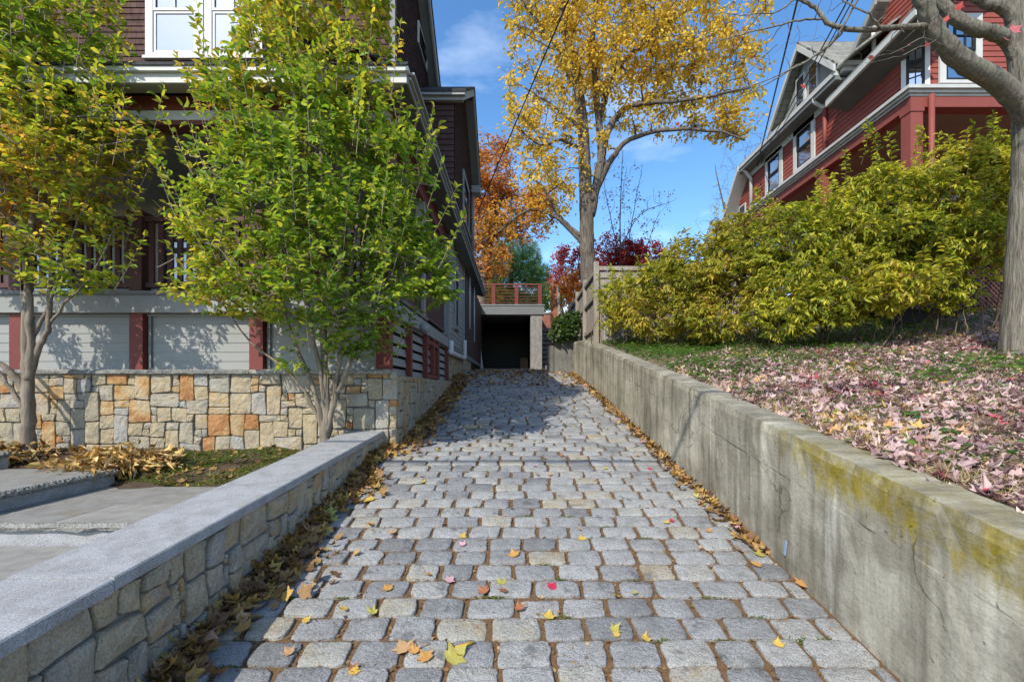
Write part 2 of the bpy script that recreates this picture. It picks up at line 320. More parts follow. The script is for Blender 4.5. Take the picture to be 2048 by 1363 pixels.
def leaves(name, pos, d, n, Ln, Wd, cols, mat, parent=None, tmpl=T_OVATE, curl=None, extra=None):
    """pos,d,n: (N,3) base, axis, normal; Ln,Wd: (N,); cols (N,3)"""
    pos, d, n = (np.asarray(x, float) for x in (pos, d, n)); K = len(pos)
    d = nrm(d); s = nrm(np.cross(n, d)); n = np.cross(d, s)
    T, fc = tmpl; nv = len(T)
    Ln = np.broadcast_to(Ln, (K,)); Wd = np.broadcast_to(Wd, (K,))
    c = np.ones(K) if curl is None else curl
    V = (pos[:, None, :] + T[None, :, 0, None] * (d * Ln[:, None])[:, None, :] + T[None, :, 1, None] * (s * Wd[:, None])[:, None, :]
         + T[None, :, 2, None] * (n * (Ln * c)[:, None])[:, None, :]).reshape(-1, 3)
    lens = np.array([len(f) for f in fc]); flat = np.concatenate([np.array(f) for f in fc])
    loops = (flat[None, :] + (np.arange(K) * nv)[:, None]).reshape(-1)
    tot = np.tile(lens, K); start = np.concatenate([[0], np.cumsum(tot)[:-1]])
    me = bpy.data.meshes.new(name); me.vertices.add(len(V)); me.vertices.foreach_set('co', V.astype(np.float32).ravel())
    me.loops.add(len(loops)); me.loops.foreach_set('vertex_index', loops.astype(np.int32))
    me.polygons.add(len(tot)); me.polygons.foreach_set('loop_start', start.astype(np.int32)); me.polygons.foreach_set('loop_total', tot.astype(np.int32))
    me.update(calc_edges=True); me.materials.append(mat)
    ca = me.attributes.new('Col', 'FLOAT_COLOR', 'POINT')
    C4 = np.ones((K, nv, 4)); C4[:, :, :3] = np.clip(np.asarray(cols)[:, None, :] * (1 + rng.uniform(-.16, .16, (K, nv, 1))) * (1 + rng.uniform(-.06, .06, (K, nv, 3))), 0, 1)
    ca.data.foreach_set('color', C4.astype(np.float32).ravel())
    return link(bpy.data.objects.new(name, me), parent)

def vnoise(p, f, ph=0):
    p = np.asarray(p) * f
    return (np.sin(p[..., 0] * 1.7 + p[..., 2] * .9 + ph) + np.sin(p[..., 1] * 2.1 - p[..., 0] * 1.3 + ph * 2.1) + np.sin(p[..., 2] * 2.3 + p[..., 1] * .8 + ph * .7)) / 3
def palette(pos, stops, bias=None, f=1.6, amp=.30, ph=0, jit=.16):
    """per-leaf colour out of a list of (t, colour)"""
    pos = np.asarray(pos); K = len(pos)
    t = rng.random(K) * (1 - amp) + amp * (.5 + .7 * vnoise(pos, f, ph))
    if bias is not None: t = t + bias
    t = np.clip(t, 0, .999); ts = np.array([s[0] for s in stops]); cs = np.array([s[1] for s in stops])
    c = np.stack([np.interp(t, ts, cs[:, i]) for i in range(3)], 1)
    return c * (1 + rng.uniform(-jit, jit, (K, 1)))
def rdir(K): return nrm(rng.normal(size=(K, 3)))

# ------------------------------------------------------------------ tree growing
class Skel:
    def __init__(s): s.p = np.zeros((60000, 3)); s.r = np.zeros(60000); s.k = 0
    def add(s, pts, rad):
        n = len(pts); s.p[s.k:s.k + n] = pts; s.r[s.k:s.k + n] = rad; s.k += n
def smooth(pts, per=5):
    pts = np.asarray(pts, float); n = len(pts); t = np.arange(n); tt = np.linspace(0, n - 1, (n - 1) * per + 1)
    out = []
    for x in tt:
        i = min(int(x), n - 2); f = x - i; p0 = pts[max(i - 1, 0)]; p1 = pts[i]; p2 = pts[i + 1]; p3 = pts[min(i + 2, n - 1)]
        out.append(.5 * ((2 * p1) + (-p0 + p2) * f + (2 * p0 - 5 * p1 + 4 * p2 - p3) * f * f + (-p0 + 3 * p1 - 3 * p2 + p3) * f ** 3))
    return np.array(out)
def limb(mb, sk, pts, r0, r1, per=5, n=8, wob=0, pw=1.0, mi=0):
    P = smooth(pts, per); k = len(P)
    if wob: P[1:-1] += rng.normal(size=(k - 2, 3)) * wob
    r = r0 + (r1 - r0) * np.linspace(0, 1, k) ** pw
    mb.tube(P, r, n, mi); sk.add(P, r); return P
def branch_to(mb, sk, targets, rmax, rmin, sag=.12, up=.15, seg=5, n=5, wob=.02, zpen=2.0, frac=.6, mi=0, minlen=.08):
    """joins each target to the nearest suitable place on the skeleton by a curved, tapering branch"""
    res = []
    for t in targets:
        S = sk.p[:sk.k]; dv = S - t; dist = np.sqrt((dv * dv).sum(1))
        cost = dist + zpen * np.maximum(0, S[:, 2] - t[2] + .35 * np.hypot(dv[:, 0], dv[:, 1])) 
        i = int(cost.argmin()); q = S[i].copy(); l = np.linalg.norm(t - q)
        if l < minlen: continue
        r0 = min(rmax, max(sk.r[i] * frac, rmin)); u = np.linspace(0, 1, seg + 1)[:, None]
        mid = (q + t) / 2 + A(0, 0, l * up) + rng.normal(size=3) * l * sag
        P = (1 - u) ** 2 * q + 2 * u * (1 - u) * mid + u * u * t
        P[1:-1] += rng.normal(size=(seg - 1, 3)) * wob * l
        r = r0 + (rmin - r0) * u[:, 0]
        mb.tube(P, r, n, mi, cap=False); sk.add(P[1:], r[1:]); res.append(P)
    return res
def twig_leaves(paths, per, spread=.8, droop=.25, t0=.15, back=.0):
    """alternate leaves along each twig -> pos, dir, normal"""
    po, di, no = [], [], []
    for P in paths:
        k = len(P); n = max(2, int(per * random.uniform(.7, 1.3))); sg = 1
        pl = nrm(UP + rng.normal(size=3) * .35)
        for j in range(n):
            t = t0 + (1 - t0) * (j + .5) / n + random.uniform(-.03, .03); t = min(max(t, 0), 1); x = t * (k - 1); i = min(int(x), k - 2)
            p = P[i] + (P[i + 1] - P[i]) * (x - i); tg = nrm(P[i + 1] - P[i]); sd_ = nrm(np.cross(tg, pl)) * sg; sg = -sg
            if j == n - 1: sd_ = sd_ * .15
            d = nrm(tg * .6 + sd_ * spread + A(0, 0, -droop) + rng.normal(size=3) * .18)
            po.append(p); di.append(d); no.append(nrm(pl + rng.normal(size=3) * .35))
    return np.array(po), np.array(di), np.array(no)
def sample_ell(ells, K, shell=2.4):
    """points inside a union of ellipsoids (centre, radii)"""
    vol = np.array([e[1][0] * e[1][1] * e[1][2] for e in ells]) ** .8; vol /= vol.sum()
    ix = rng.choice(len(ells), K, p=vol); d = rdir(K); r = rng.random(K) ** (1 / shell)
    c = np.array([ells[i][0] for i in ix]); q = np.array([ells[i][1] for i in ix])
    return c + d * q * r[:, None]
def pe(px, py, Y, rx, rz, ry):
    """ellipsoid from picture coordinates at depth Y (radii rx, rz in pixels of that depth, ry in metres)"""
    return (at(px, py, Y), A(rx / F * Y, ry, rz / F * Y))

# ------------------------------------------------------------------ terrain
def gz(Y):
    Y = np.asarray(Y, float)
    return np.interp(Y, [-60, -1.2, 0, 10.2, 11, 12, 13, 14, 15, 18, 20, 60, 200, 1500], [-.22, -.2, 0, 1.724, 1.85, 1.968, 2.045, 2.105, 2.165, 2.33, 2.42, 3.2, 4, 4])
SL = 0.169
def wtop(Y): Y = np.asarray(Y, float); return np.where(Y < 10.8, .816 + .1735 * Y, .816 + .1735 * 10.8 + .06 * (Y - 10.8))
def bank(X, Y):
    dx = np.maximum(np.asarray(X, float) - 1.88, 0); dq = np.clip(dx - 3, 0, 5)
    return wtop(Y) - .035 + .057 * np.minimum(dx, 9) + .03 * dq ** 2 + .012 * np.sin(X * 3.1 + Y) + .012 * np.sin(Y * 4.3 - X * 1.7)
def drive_pt(px, py, lift=0):
    Y = F * H / (py - 620.0); return A((px - CX) / F * Y, Y, SL * Y + lift)

def grid_sheet(name, xs, ys, zf, m, kind='structure'):
    mb = MB(); X, Y = np.meshgrid(xs, ys); Z = zf(X, Y); nx = len(xs)
    mb.add(np.stack([X, Y, Z], -1).reshape(-1, 3), [(j * nx + i, j * nx + i + 1, (j + 1) * nx + i + 1, (j + 1) * nx + i) for j in range(len(ys) - 1) for i in range(nx - 1)], 0, True)
    o = mb.build(name, m); o['kind'] = kind; return o
far = lambda a, b, n: list(np.linspace(a, b, n))
grid_sheet('ground', [-900, -200, -60, -20, -8, -1.7, 0, 1.7, 8, 20, 60, 200, 900], [-900, -60, -6, -1.2, 0, 4, 8, 10.2, 11, 12, 13, 14, 15, 18, 20, 60, 200, 900],
           lambda X, Y: gz(Y) - .16, m_grass)
grid_sheet('street', [-900, -40, -10, 0, 10, 40, 900], [-14, -8, -4, -1.25], lambda X, Y: np.full_like(X, -.215), m_street)
grid_sheet('bank', far(1.85, 9, 60) + far(9.5, 60, 20), far(-6, 14, 90) + far(14.5, 70, 20), bank, m_bank)

# ------------------------------------------------------------------ driveway of granite cobbles (one structure)
def xright(Y): return float(np.interp(Y, [-3, 4, 9.35, 10.8, 12, 20], [1.665, 1.64, 1.553, 1.47, 1.455, 1.455]))
def xleft(Y): return -1.56 if Y < 5.3 else (-1.40 if Y < 10.1 else -1.5)
mb = MB(); ys = far(-1.2, 20, 60)
mb.add([(x, y, float(gz(y)) - .014) for y in ys for x in (-1.75, 1.75)], [(2 * i, 2 * i + 1, 2 * i + 3, 2 * i + 2) for i in range(59)], 1, True)
PITCH, LEN = .167, .238
def cobble(x0, x1, y0, y1):
    g = random.uniform(.008, .016); g2 = random.uniform(.0045, .010); a0, a1, b0, b1 = x0 + g, x1 - g, y0 + g2, y1 - g2
    if a1 - a0 < .035: return
    cx, cy = (a0 + a1) / 2, (b0 + b1) / 2; hx, hy = (a1 - a0) / 2, (b1 - b0) / 2
    e = random.uniform(5.5, 11); n = 28; ring = []
    sk1, sk2 = random.uniform(-.05, .05), random.uniform(-.05, .05)
    j = rng.normal(size=n) * .022; j = (j + np.roll(j, 1)) * .8 - (rng.random(n) < .05) * .05
    for k in range(n):
        t = 2 * math.pi * (k + .5) / n; c, s = math.cos(t), math.sin(t); c, s = math.copysign(abs(c) ** .7, c), math.copysign(abs(s) ** .7, s)
        r = (abs(c) ** e + abs(s) ** e) ** (-1 / e) * (1 + j[k]); ring.append((c * r, s * r))
    tx, ty, tz = random.gauss(0, .018), random.gauss(0, .02), random.gauss(0, .0028)
    V = []
    for (sc_, dz) in ((1.0, -.045), (.995, -.006), (.972, .0005), (.93, .0022), (.45, .003)):
        for (u, v) in ring:
            X = cx + u * hx * sc_ + v * sk1 * hx; Yy = cy + v * hy * sc_ + u * sk2 * hy
            V.append((X, Yy, float(gz(Yy)) + dz + tz + tx * u * hx * sc_ + ty * v * hy * sc_ + random.gauss(0, .0008)))
    V.append((cx, cy, float(gz(cy)) + .0032 + tz)); q = len(V) - 1
    fs = [(r_ * n + k, r_ * n + (k + 1) % n, (r_ + 1) * n + (k + 1) % n, (r_ + 1) * n + k) for r_ in range(4) for k in range(n)]
    fs += [(4 * n + k, 4 * n + (k + 1) % n, q) for k in range(n)]
    mb.add(V, fs, 0, True)
row = 0; y = 2.057 - PITCH * 17
while y < 19.2:
    d = PITCH * random.uniform(.95, 1.05); xl, xr = xleft(y + .1) + .02, xright(y) - .01
    x = xl - (LEN * .5 if row % 2 else 0) - random.uniform(0, .06)
    while x < xr - .02:
        wd = LEN * random.uniform(.86, 1.14)
        if xr - (x + wd) < .06: wd = xr - x
        if x + wd > xl + .04: cobble(max(x, xl), min(x + wd, xr), y + random.uniform(-.006, .006), y + d + random.uniform(-.006, .006))
        x += wd
    y += PITCH; row += 1
o = mb.build('driveway', [m_cobble, m_joint]); o['kind'] = 'structure'

# ------------------------------------------------------------------ stone packing
def pack(W, Hh, cell, sizes, seed):
    rr = random.Random(seed); nx, ny = int(round(W / cell)), int(round(Hh / cell)); g = [[False] * nx for _ in range(ny)]; out = []
    for j in range(ny):
        for i in range(nx):
            if g[j][i]: continue
            for a, b in rr.sample(sizes, len(sizes)) + [(1, 1)]:
                if i + a > nx or j + b > ny: continue
                if any(g[j + q][i + p] for p in range(a) for q in range(b)): continue
                for p in range(a):
                    for q in range(b): g[j + q][i + p] = True
                out.append((i * cell, (i + a) * cell, j * cell, (j + b) * cell)); break
    return out
def stone_face(mb, o, u, v, n, rects, jit, gap, depth=.05, bulge=.012, mi=0, vmax=None):
    """each stone a block of its own island: o + u*a + v*b, standing out along n"""
    o, u, v, n = map(np.asarray, (o, u, v, n))
    jx = {}
    def J(a, b):
        k = (round(a, 3), round(b, 3))
        if k not in jx: jx[k] = (random.uniform(-jit, jit), random.uniform(-jit, jit))
        return a + jx[k][0], b + jx[k][1]
    for (a0, a1, b0, b1) in rects:
        if vmax is not None and b0 >= vmax - .01: continue
        if vmax is not None: b1 = min(b1, vmax)
        cs = [J(a0, b0), J(a1, b0), J(a1, b1), J(a0, b1)]; ca = sum(c[0] for c in cs) / 4; cb = sum(c[1] for c in cs) / 4
        ring = []
        for k in range(4):
            p, q = cs[k], cs[(k + 1) % 4]
            for f in (0.06, .35, .65, .94):
                x = p[0] + (q[0] - p[0]) * f; y_ = p[1] + (q[1] - p[1]) * f
                dx, dy = ca - x, cb - y_; l = math.hypot(dx, dy) + 1e-6
                gg = gap + random.uniform(0, gap * .7) + (gap * .5 if f in (.06, .94) else 0); ring.append((x + dx / l * gg * 1.3, y_ + dy / l * gg * 1.3))
        k = len(ring); V = []; pr = random.uniform(-.3, 1) * bulge; tl = random.uniform(-.03, .03), random.uniform(-.03, .03)
        for sc_, dd in ((1.0, -depth), (1.0, -.006), (.955, .003), (.60, .006)):
            for (x, y_) in ring:
                X, Yy = ca + (x - ca) * sc_, cb + (y_ - cb) * sc_
                w_ = dd + (pr + tl[0] * (X - ca) + tl[1] * (Yy - cb) + random.uniform(-.3, .3) * bulge * (1 if sc_ < 1 else .3) if dd > -depth else 0)
                V.append(o + u * X + v * Yy + n * w_)
        V.append(o + u * ca + v * cb + n * (.008 + pr + random.uniform(-.3, .5) * bulge)); q = len(V) - 1
        fs = [(r_ * k + i, r_ * k + (i + 1) % k, (r_ + 1) * k + (i + 1) % k, (r_ + 1) * k + i) for r_ in range(3) for i in range(k)] + [(3 * k + i, 3 * k + (i + 1) % k, q) for i in range(k)]
        if np.dot(np.cross(u, v), n) < 0: fs = [f[::-1] for f in fs]
        mb.add(V, fs, mi)
ASH = [(2, 1), (3, 1), (2, 2), (3, 2), (4, 2), (1, 1), (2, 3), (1, 2), (4, 1), (5, 2), (3, 3), (2, 4)]
ASH_W = [(3, 2), (2, 2), (4, 2), (3, 3), (2, 3), (5, 2), (2, 1), (3, 1), (2, 4), (3, 2), (2, 2), (1, 1), (4, 3)]

# garden wall under the porch (front face) and its return up the driveway
gw = thing('garden_wall', (-5, 5.4, .7), 'tan and orange sandstone retaining wall with rough granite cap below the porch', 'wall')
mb = MB(); WX0, WX1 = -12.0, -1.40
stone_face(mb, (WX0, 5.31, .62), (1, 0, 0), (0, 0, 1), (0, -1, 0), pack(WX1 - WX0, 1.14, .083, ASH_W, 3), .014, .0026, depth=.05, bulge=.014)
mb.build('front_masonry', m_sand, gw)
mb = MB(); stone_face(mb, (-1.39, 5.31, .62), (0, 1, 0), (0, 0, 1), (1, 0, 0), pack(4.8, 1.12, .07, [(1, 3), (1, 4), (2, 3), (1, 2), (2, 2), (1, 5), (2, 1)], 5), .008, .004, bulge=.012)
mb.build('side_masonry', m_sand, gw)
mb = MB(); mb.box(WX0, -1.415, 5.335, 5.75, .3, 1.735); mb.box(-1.75, -1.416, 5.75, 10.1, .3, 1.725); mb.build('wall_core', m_mortar, gw)
mb = MB()
xe = [WX0] + [-10.2, -8.4, -6.55, -4.7, -3.05] + [-1.44]
for a, b in zip(xe[:-1], xe[1:]):
    nx = max(2, int((b - a) / .06)); V = []
    prof = [(5.285, 1.742), (5.262, 1.755), (5.26, 1.785), (5.285, 1.80), (5.6, 1.80)]
    for i in range(nx + 1):
        x = a + .002 + (b - a - .004) * i / nx
        for j, (yy, zz) in enumerate(prof):
            k = 1 if 0 < j < 4 else .3; V.append((x, yy + random.uniform(-.007, .007) * k, zz + random.uniform(-.006, .004) * k))
    fs = [(i * 5 + j, (i + 1) * 5 + j, (i + 1) * 5 + j + 1, i * 5 + j + 1) for i in range(nx) for j in range(4)] + [(0, 1, 2, 3, 4), tuple(nx * 5 + j for j in (4, 3, 2, 1, 0))]
    mb.add(V, [f[::-1] for f in fs], 0, False)
mb.build('coping', m_rock, gw)

# low stone wall with sawn granite coping, left edge of the driveway
fw = thing('low_wall', (-1.72, 3, .5), 'low stone wall capped with smooth pale granite slabs beside the cobbled driveway', 'wall')
mb = MB(); vv = A(0, .066, 0); Ls = 6.2
fr = pack(Ls, .66, .048, [(4, 3), (3, 4), (5, 3), (3, 2), (2, 3), (6, 4), (2, 2), (4, 2), (3, 5), (5, 4), (2, 4), (1, 2), (3, 3), (4, 5)], 21)
fr = [(a0, a1, .66 - b1, .66 - b0) for (a0, a1, b0, b1) in fr]
stone_face(mb, (-1.555, -.85, .70 + .066 * -.85 - .66), (0, 1, .066), (0, 0, 1), (1, 0, 0), fr, .019, .0035, bulge=.018)
mb.build('masonry', m_sand2, fw)
mb = MB(); mb.prism([(-1.57, -.85, -.5), (-1.57, 5.32, .2), (-1.57, 5.32, 1.04), (-1.57, -.85, .635)], (-.30, 0, 0)); mb.build('wall_core', m_mortar, fw)
for a, b in ((-.85, .45), (.45, 1.75), (1.75, 3.04), (3.04, 5.42)):
    c = MB(); a_, b_ = a + .0035, b - .0035; dz_ = random.uniform(-.003, .003); z = lambda y: .75 + .066 * y + dz_
    xo, xi = -1.522 + random.uniform(-.003, .003), -1.932; e = .006
    V = []
    for yy in (a_, b_):
        V += [(xi, yy, z(yy) - .052), (xo, yy, z(yy) - .052), (xo, yy, z(yy) - e), (xo - e, yy, z(yy)), (xi + e, yy, z(yy)), (xi, yy, z(yy) - e)]
    c.add(V, [(i, (i + 1) % 6, 6 + (i + 1) % 6, 6 + i) for i in range(6)] + [(5, 4, 3, 2, 1, 0), (6, 7, 8, 9, 10, 11)], 0)
    for f in c.f: pass
    c.build('coping_slab', m_granite, fw)

# concrete retaining wall on the right
cw = thing('concrete_wall', (1.7, 5, .8), 'weathered grey concrete retaining wall with mossy top along the driveway', 'wall')
mb = MB()
def wall_seg(y0, y1, ny, dz, dxo):
    yy = np.linspace(y0, y1, ny); V = []
    prof = [0, .12, .25, .40, .50, .595, .60, .70, .79, .835]
    for i, Y in enumerate(yy):
        xf = xright(Y) + dxo; zt = float(wtop(Y)) + dz; zb = zt - .95
        for j in range(len(prof)):
            f = j / (len(prof) - 1); z = zb + (zt - zb) * (prof[j] / .835)
            ridge = -.004 * max(0, math.sin(Y * 2.3) + .35) if j > 5 else 0
            V.append((xf + ridge + random.gauss(0, .0016) + (.012 + random.uniform(-.003, .005) if j == len(prof) - 1 else 0), Y, z + (random.gauss(0, .003) if j > 7 else 0)))
        V.append((xf + .12, Y, zt + .004 + random.gauss(0, .003))); V.append((xf + .24 + random.gauss(0, .006), Y, zt - .002 + random.gauss(0, .004))); V.append((xf + .255, Y, zt - .3))
    k = len(prof) + 3
    fs = [(i * k + j, i * k + j + 1, (i + 1) * k + j + 1, (i + 1) * k + j) for i in range(ny - 1) for j in range(k - 1)]
    fs += [tuple(range(k)), tuple((ny - 1) * k + j for j in range(k))[::-1]]
    mb.add(V, fs, 0, False)
wall_seg(-3, 3.93, 120, 0, .006); wall_seg(3.935, 11.9, 130, .018, 0)
mb.build('wall_body', m_conc, cw)
mb = MB()
pz = A(xright(3.1) - .002, 2.82, .62)
for k in range(3): mb.obox(pz + A(-.004, .006 * k, -.03 * k), (.006, 0, 0), (0, .018, .006), (0, -.006, .03))
mb.build('paint_chip', plain('pale_blue_paint', (.28, .36, .52), bst=0), cw)

# concrete pier with ivy at the end of the wall
pr = thing('concrete_pier', (1.2, 12.3, 2), 'square grey concrete pier overgrown with ivy at the top of the driveway', 'pier')
mb = MB(); p0 = at(1108, 700, 12.4); p1 = at(1150, 700, 12.4)
mb.box(p0[0], p1[0] + .02, 12.2, 12.9, 1.7, at(0, 684, 12.2)[2]); mb.build('pier_body', m_conc3, pr)
mb = MB(); mb.box(p0[0] - .03, p1[0] + .1, 12.17, 12.93, at(0, 684, 12.2)[2] + .001, at(0, 672, 12.2)[2]); mb.build('pier_cap', m_conc3, pr)
mb = MB(); mb.box(p0[0] - .16, p0[0] - .002, 12.6, 12.95, 1.8, 2.75); mb.build('side_post', m_conc3, pr)

# ------------------------------------------------------------------ steps and garden bed on the left
grid_sheet('path', far(-9, -1.9, 12), [-1.2, 0, 1.5, 3.06], lambda X, Y: np.full_like(X, .54), m_granite_d)
def step(label, x0, x1, y0, y1, z0, z1, edge):
    t = thing('granite_step', ((x0 + x1) / 2, (y0 + y1) / 2, z0), label, 'step', 'granite steps left of the low wall')
    mb = MB(); mb.box(x0 + (.0 if edge == 'y' else 0), x1 - (.03 if edge == 'x' else 0), y0 + (.03 if edge == 'y' else 0), y1, z0 - .1, z1 - .056); mb.build('riser', m_granite, t)
    mb = MB(); n = 60; V = []
    for i in range(n + 1):
        f = i / n
        for j, (off, dz) in enumerate(((.03, -.055), (.0, -.045), (-.006, -.02), (.012, 0), (.05, 0))):
            r1, r2 = (random.uniform(-.009, .009), random.uniform(-.006, .005)) if 0 < j < 4 else (0, 0)
            if j == 3: r2 = 0
            if edge == 'y': V.append((x0 + (x1 - x0) * f, y0 + off + r1, z1 + dz + r2))
            else: V.append((x1 - off + r1, y0 + (y1 - y0) * f, z1 + dz + r2))
    fs = [(i * 5 + j, (i + 1) * 5 + j, (i + 1) * 5 + j + 1, i * 5 + j + 1) for i in range(n) for j in range(4)]
    if edge == 'y': fs = [f for f in fs]
    mb.add(V, fs, 1)
    if edge == 'y':
        ym = y0 + .52
        for (a, b, c, d) in ((x0, -3.1, y0 + .05, ym), (-3.1, x1, y0 + .05, ym), (x0, -2.62, ym, y1), (-2.62, x1, ym, y1)): mb.box(a + .002, b - .002, c + .002, d - .002, z1 - .055, z1 + random.uniform(-.001, .001))
    else: mb.box(x0, x1 - .05, y0, y1, z1 - .055, z1)
    mb.build('tread', [m_granite_d, m_rock], t); return t
step('wide granite step nearest the low wall, its rough front lip facing the camera', -9, -1.95, 3.05, 4.22, .54, .689, 'y')
step('raised granite slab step beside the withered yellow plants', -9, -3.72, 3.06, 4.32, .689, .835, 'x')
step('topmost granite step at the far left edge beside the tree trunk', -9, -4.82, 3.4, 4.42, .835, .985, 'x')
def soil_z(X, Y): return np.interp(Y, [4.1, 5.4], [.66, .915]) + .018 * np.sin(X * 5 + Y * 3) + .012 * np.sin(X * 11 - Y * 7)
grid_sheet('garden_soil', far(-12, -1.93, 120), far(4.1, 5.33, 22), soil_z, m_soil)

# ------------------------------------------------------------------ building helpers
def clap(mb, o, u, z0, z1, pitch, n, lim, t=.014, mi=0):
    """lapped boards; lim(z) -> (a, b) extent along u at height z"""
    o, u, n = map(np.asarray, (o, u, n)); z = z0
    while z < z1 - .005:
        zt = min(z + pitch, z1); a, b = lim(z); a2, b2 = lim(zt - .001)
        if b - a > .03 and b2 - a2 > 0:
            P = [o + u * a + n * t + A(0, 0, z), o + u * b + n * t + A(0, 0, z), o + u * b2 + A(0, 0, zt) + n * .001, o + u * a2 + A(0, 0, zt) + n * .001,
                 o + u * a + A(0, 0, z) - n * .01, o + u * b + A(0, 0, z) - n * .01]
            fs = [(0, 1, 2, 3), (0, 4, 5, 1)]
            if np.dot(np.cross(u, UP), n) < 0: fs = [f[::-1] for f in fs]
            mb.add(P, fs, mi)
        z += pitch
def window(parent, o, u, n, w_, h, cas=.1, m_cas=None, m_sash=None, top=(2, 1), bot=(1, 1), m_pane=None, mt=.018, label=None, sill=.05):
    """double-hung window; o = lower left outer corner of its casing on the wall plane"""
    o, u, n = map(np.asarray, (o, u, n)); o = o.astype(float); Z = UP; m_cas = m_cas or m_white; m_sash = m_sash or m_white; m_pane = m_pane or m_glass
    c = MB(); q = .035
    c.obox(o, u * cas, Z * h, n * q); c.obox(o + u * (w_ - cas), u * cas, Z * h, n * q)
    c.obox(o + u * cas + Z * (h - cas), u * (w_ - 2 * cas), Z * cas, n * q); c.obox(o + u * cas, u * (w_ - 2 * cas), Z * cas * .5, n * q)
    if sill: c.obox(o - u * .03 - Z * sill, u * (w_ + .06), Z * sill, n * (q + .03))
    win = c.build('window', m_cas, parent)
    if label: win['label'] = label
    iw, ih = w_ - 2 * cas, h - cas * 1.5; io = o + u * cas + Z * cas * .5
    s = MB(); st = .045
    for k, (gx, gy) in enumerate((bot, top)):
        b = io + Z * (ih / 2 * k) + n * (.002 + .012 * k)
        s.obox(b, u * st, Z * ih / 2, n * .016); s.obox(b + u * (iw - st), u * st, Z * ih / 2, n * .016)
        s.obox(b + u * st, u * (iw - 2 * st), Z * st, n * .016); s.obox(b + u * st + Z * (ih / 2 - st), u * (iw - 2 * st), Z * st, n * .016)
        for i in range(1, gx): s.obox(b + u * (iw * i / gx - mt / 2) + Z * st, u * mt, Z * (ih / 2 - 2 * st), n * .013)
        for i in range(1, gy): s.obox(b + u * st + Z * (ih / 2 * i / gy - mt / 2), u * (iw - 2 * st), Z * mt, n * .011)
    s.build('sash', m_sash, win)
    p = MB(); p.obox(io + n * .0005, u * iw, Z * ih, n * .003); p.build('pane', m_pane, win)
    return win
def tubepart(name, m, parent, pts, r, n=8, sm=1):
    mb = MB(); mb.tube(smooth(pts, sm) if sm > 1 else pts, r, n); return mb.build(name, m, parent)

# ------------------------------------------------------------------ left house
hb = thing('house', (-5, 9, 1.8), 'dark brown shingled house with grey trimmed porch and maroon railings left of the driveway', 'house')
PX = [-1.60, -3.11, -4.54, -5.97, -7.4, -8.83]
# basement panels between posts
for a, b in zip(PX[1:], PX[:-1]):
    mb = MB(); x0, x1 = a + .09, b - .09
    clap(mb, (x0, 5.60, 0), (1, 0, 0), 1.80, 2.45, .112, (0, -1, 0), lambda z, L_=x1 - x0: (0, L_), t=.008)
    mb.box(x0, x1, 5.61, 5.64, 1.80, 2.48); mb.box(x0, x1, 5.575, 5.61, 2.45, 2.48)
    mb.build('siding_panel', m_gsiding, hb)
    mb = MB(); mb.box(x0 + .035, x0 + .055, 5.565, 5.59, 1.83, 2.45); mb.build('downspout', m_dtrim, hb)
for x in PX: bx('basement_post', m_maroon, hb, x - .08, x + .08, 5.52, 5.68, 1.80, 2.48)
bx('porch_band', m_gtrim, hb, -12, -1.50, 5.47, 5.545, 2.48, 2.69)
bx('porch_floor', m_dtrim, hb, -12, -1.46, 5.44, 7.6, 2.691, 2.73)
bx('basement_core', m_gap, hb, -12, -1.62, 5.7, 10, 1.7, 2.47)
# side band + slatted basement screen along the driveway
bx('side_band', m_gtrim, hb, -1.545, -1.47, 5.55, 10.1, 2.47, 2.66)
mb = MB(); z = 1.73
while z < 2.45:
    mb.prism([(-1.55, 5.69, z), (-1.535, 5.69, z), (-1.555, 5.69, z + .105), (-1.57, 5.69, z + .105)], (0, 4.35, 0)); z += .142
mb.build('slat_screen', m_gsiding, hb)
for y in (6.48, 7.62, 8.25, 8.75, 9.95): bx('screen_post', m_maroon, hb, -1.55, -1.47, y - .05, y + .05, 1.72, 2.469)
mb = MB(); mb.box(-1.53, -1.475, 7.67, 8.7, 2.33, 2.40); mb.box(-1.53, -1.475, 7.67, 8.7, 1.76, 1.82); mb.build('screen_gate', m_maroon, hb)
# railing
def railing(a, b, n_axis, fixed, z0, parent):
    ln = b - a; mb = MB()
    def seg(m_, s0, s1, zz0, zz1, w_):
        if n_axis == 'x': m_.box(s0, s1, fixed - w_ / 2, fixed + w_ / 2, zz0, zz1)
        else: m_.box(fixed - w_ / 2, fixed + w_ / 2, s0, s1, zz0, zz1)
    seg(mb, a, b, z0 + .85, z0 + .905, .09)
    r = mb.build('railing', m_dmaroon, parent); mb = MB(); seg(mb, a, b, z0 + .06, z0 + .115, .06); mb.build('bottom_rail', m_dmaroon, r); k = int(ln / .107)
    for i in range(k):
        c = a + (i + .5) * ln / k; q = MB(); seg(q, c - .03, c + .03, z0 + .115, z0 + .85, .03); q.build('baluster', m_dmaroon, r)
for a, b in zip(PX[1:], PX[:-1]): railing(a + .09, b - .09, 'x', 5.58, 2.73, hb)
railing(5.68, 7.6, 'y', -1.58, 2.73, hb)
railing(7.72, 9.95, 'y', -1.58, 2.73, hb)
for x in PX:
    mb = MB(); mb.box(x - .075, x + .075, 5.51, 5.66, 2.73, 3.66); mb.box(x - .09, x + .09, 5.495, 5.675, 3.661, 3.70); mb.build('newel_post', m_dmaroon, hb)
for x in (-1.60, -5.97): bx('porch_column', m_maroon, hb, x - .1, x + .1, 5.49, 5.69, 3.701, 4.66)
for y in (7.66, 9.98): bx('porch_column', m_gtrim, hb, -1.66, -1.52, y - .06, y + .06, 2.731, 4.66)
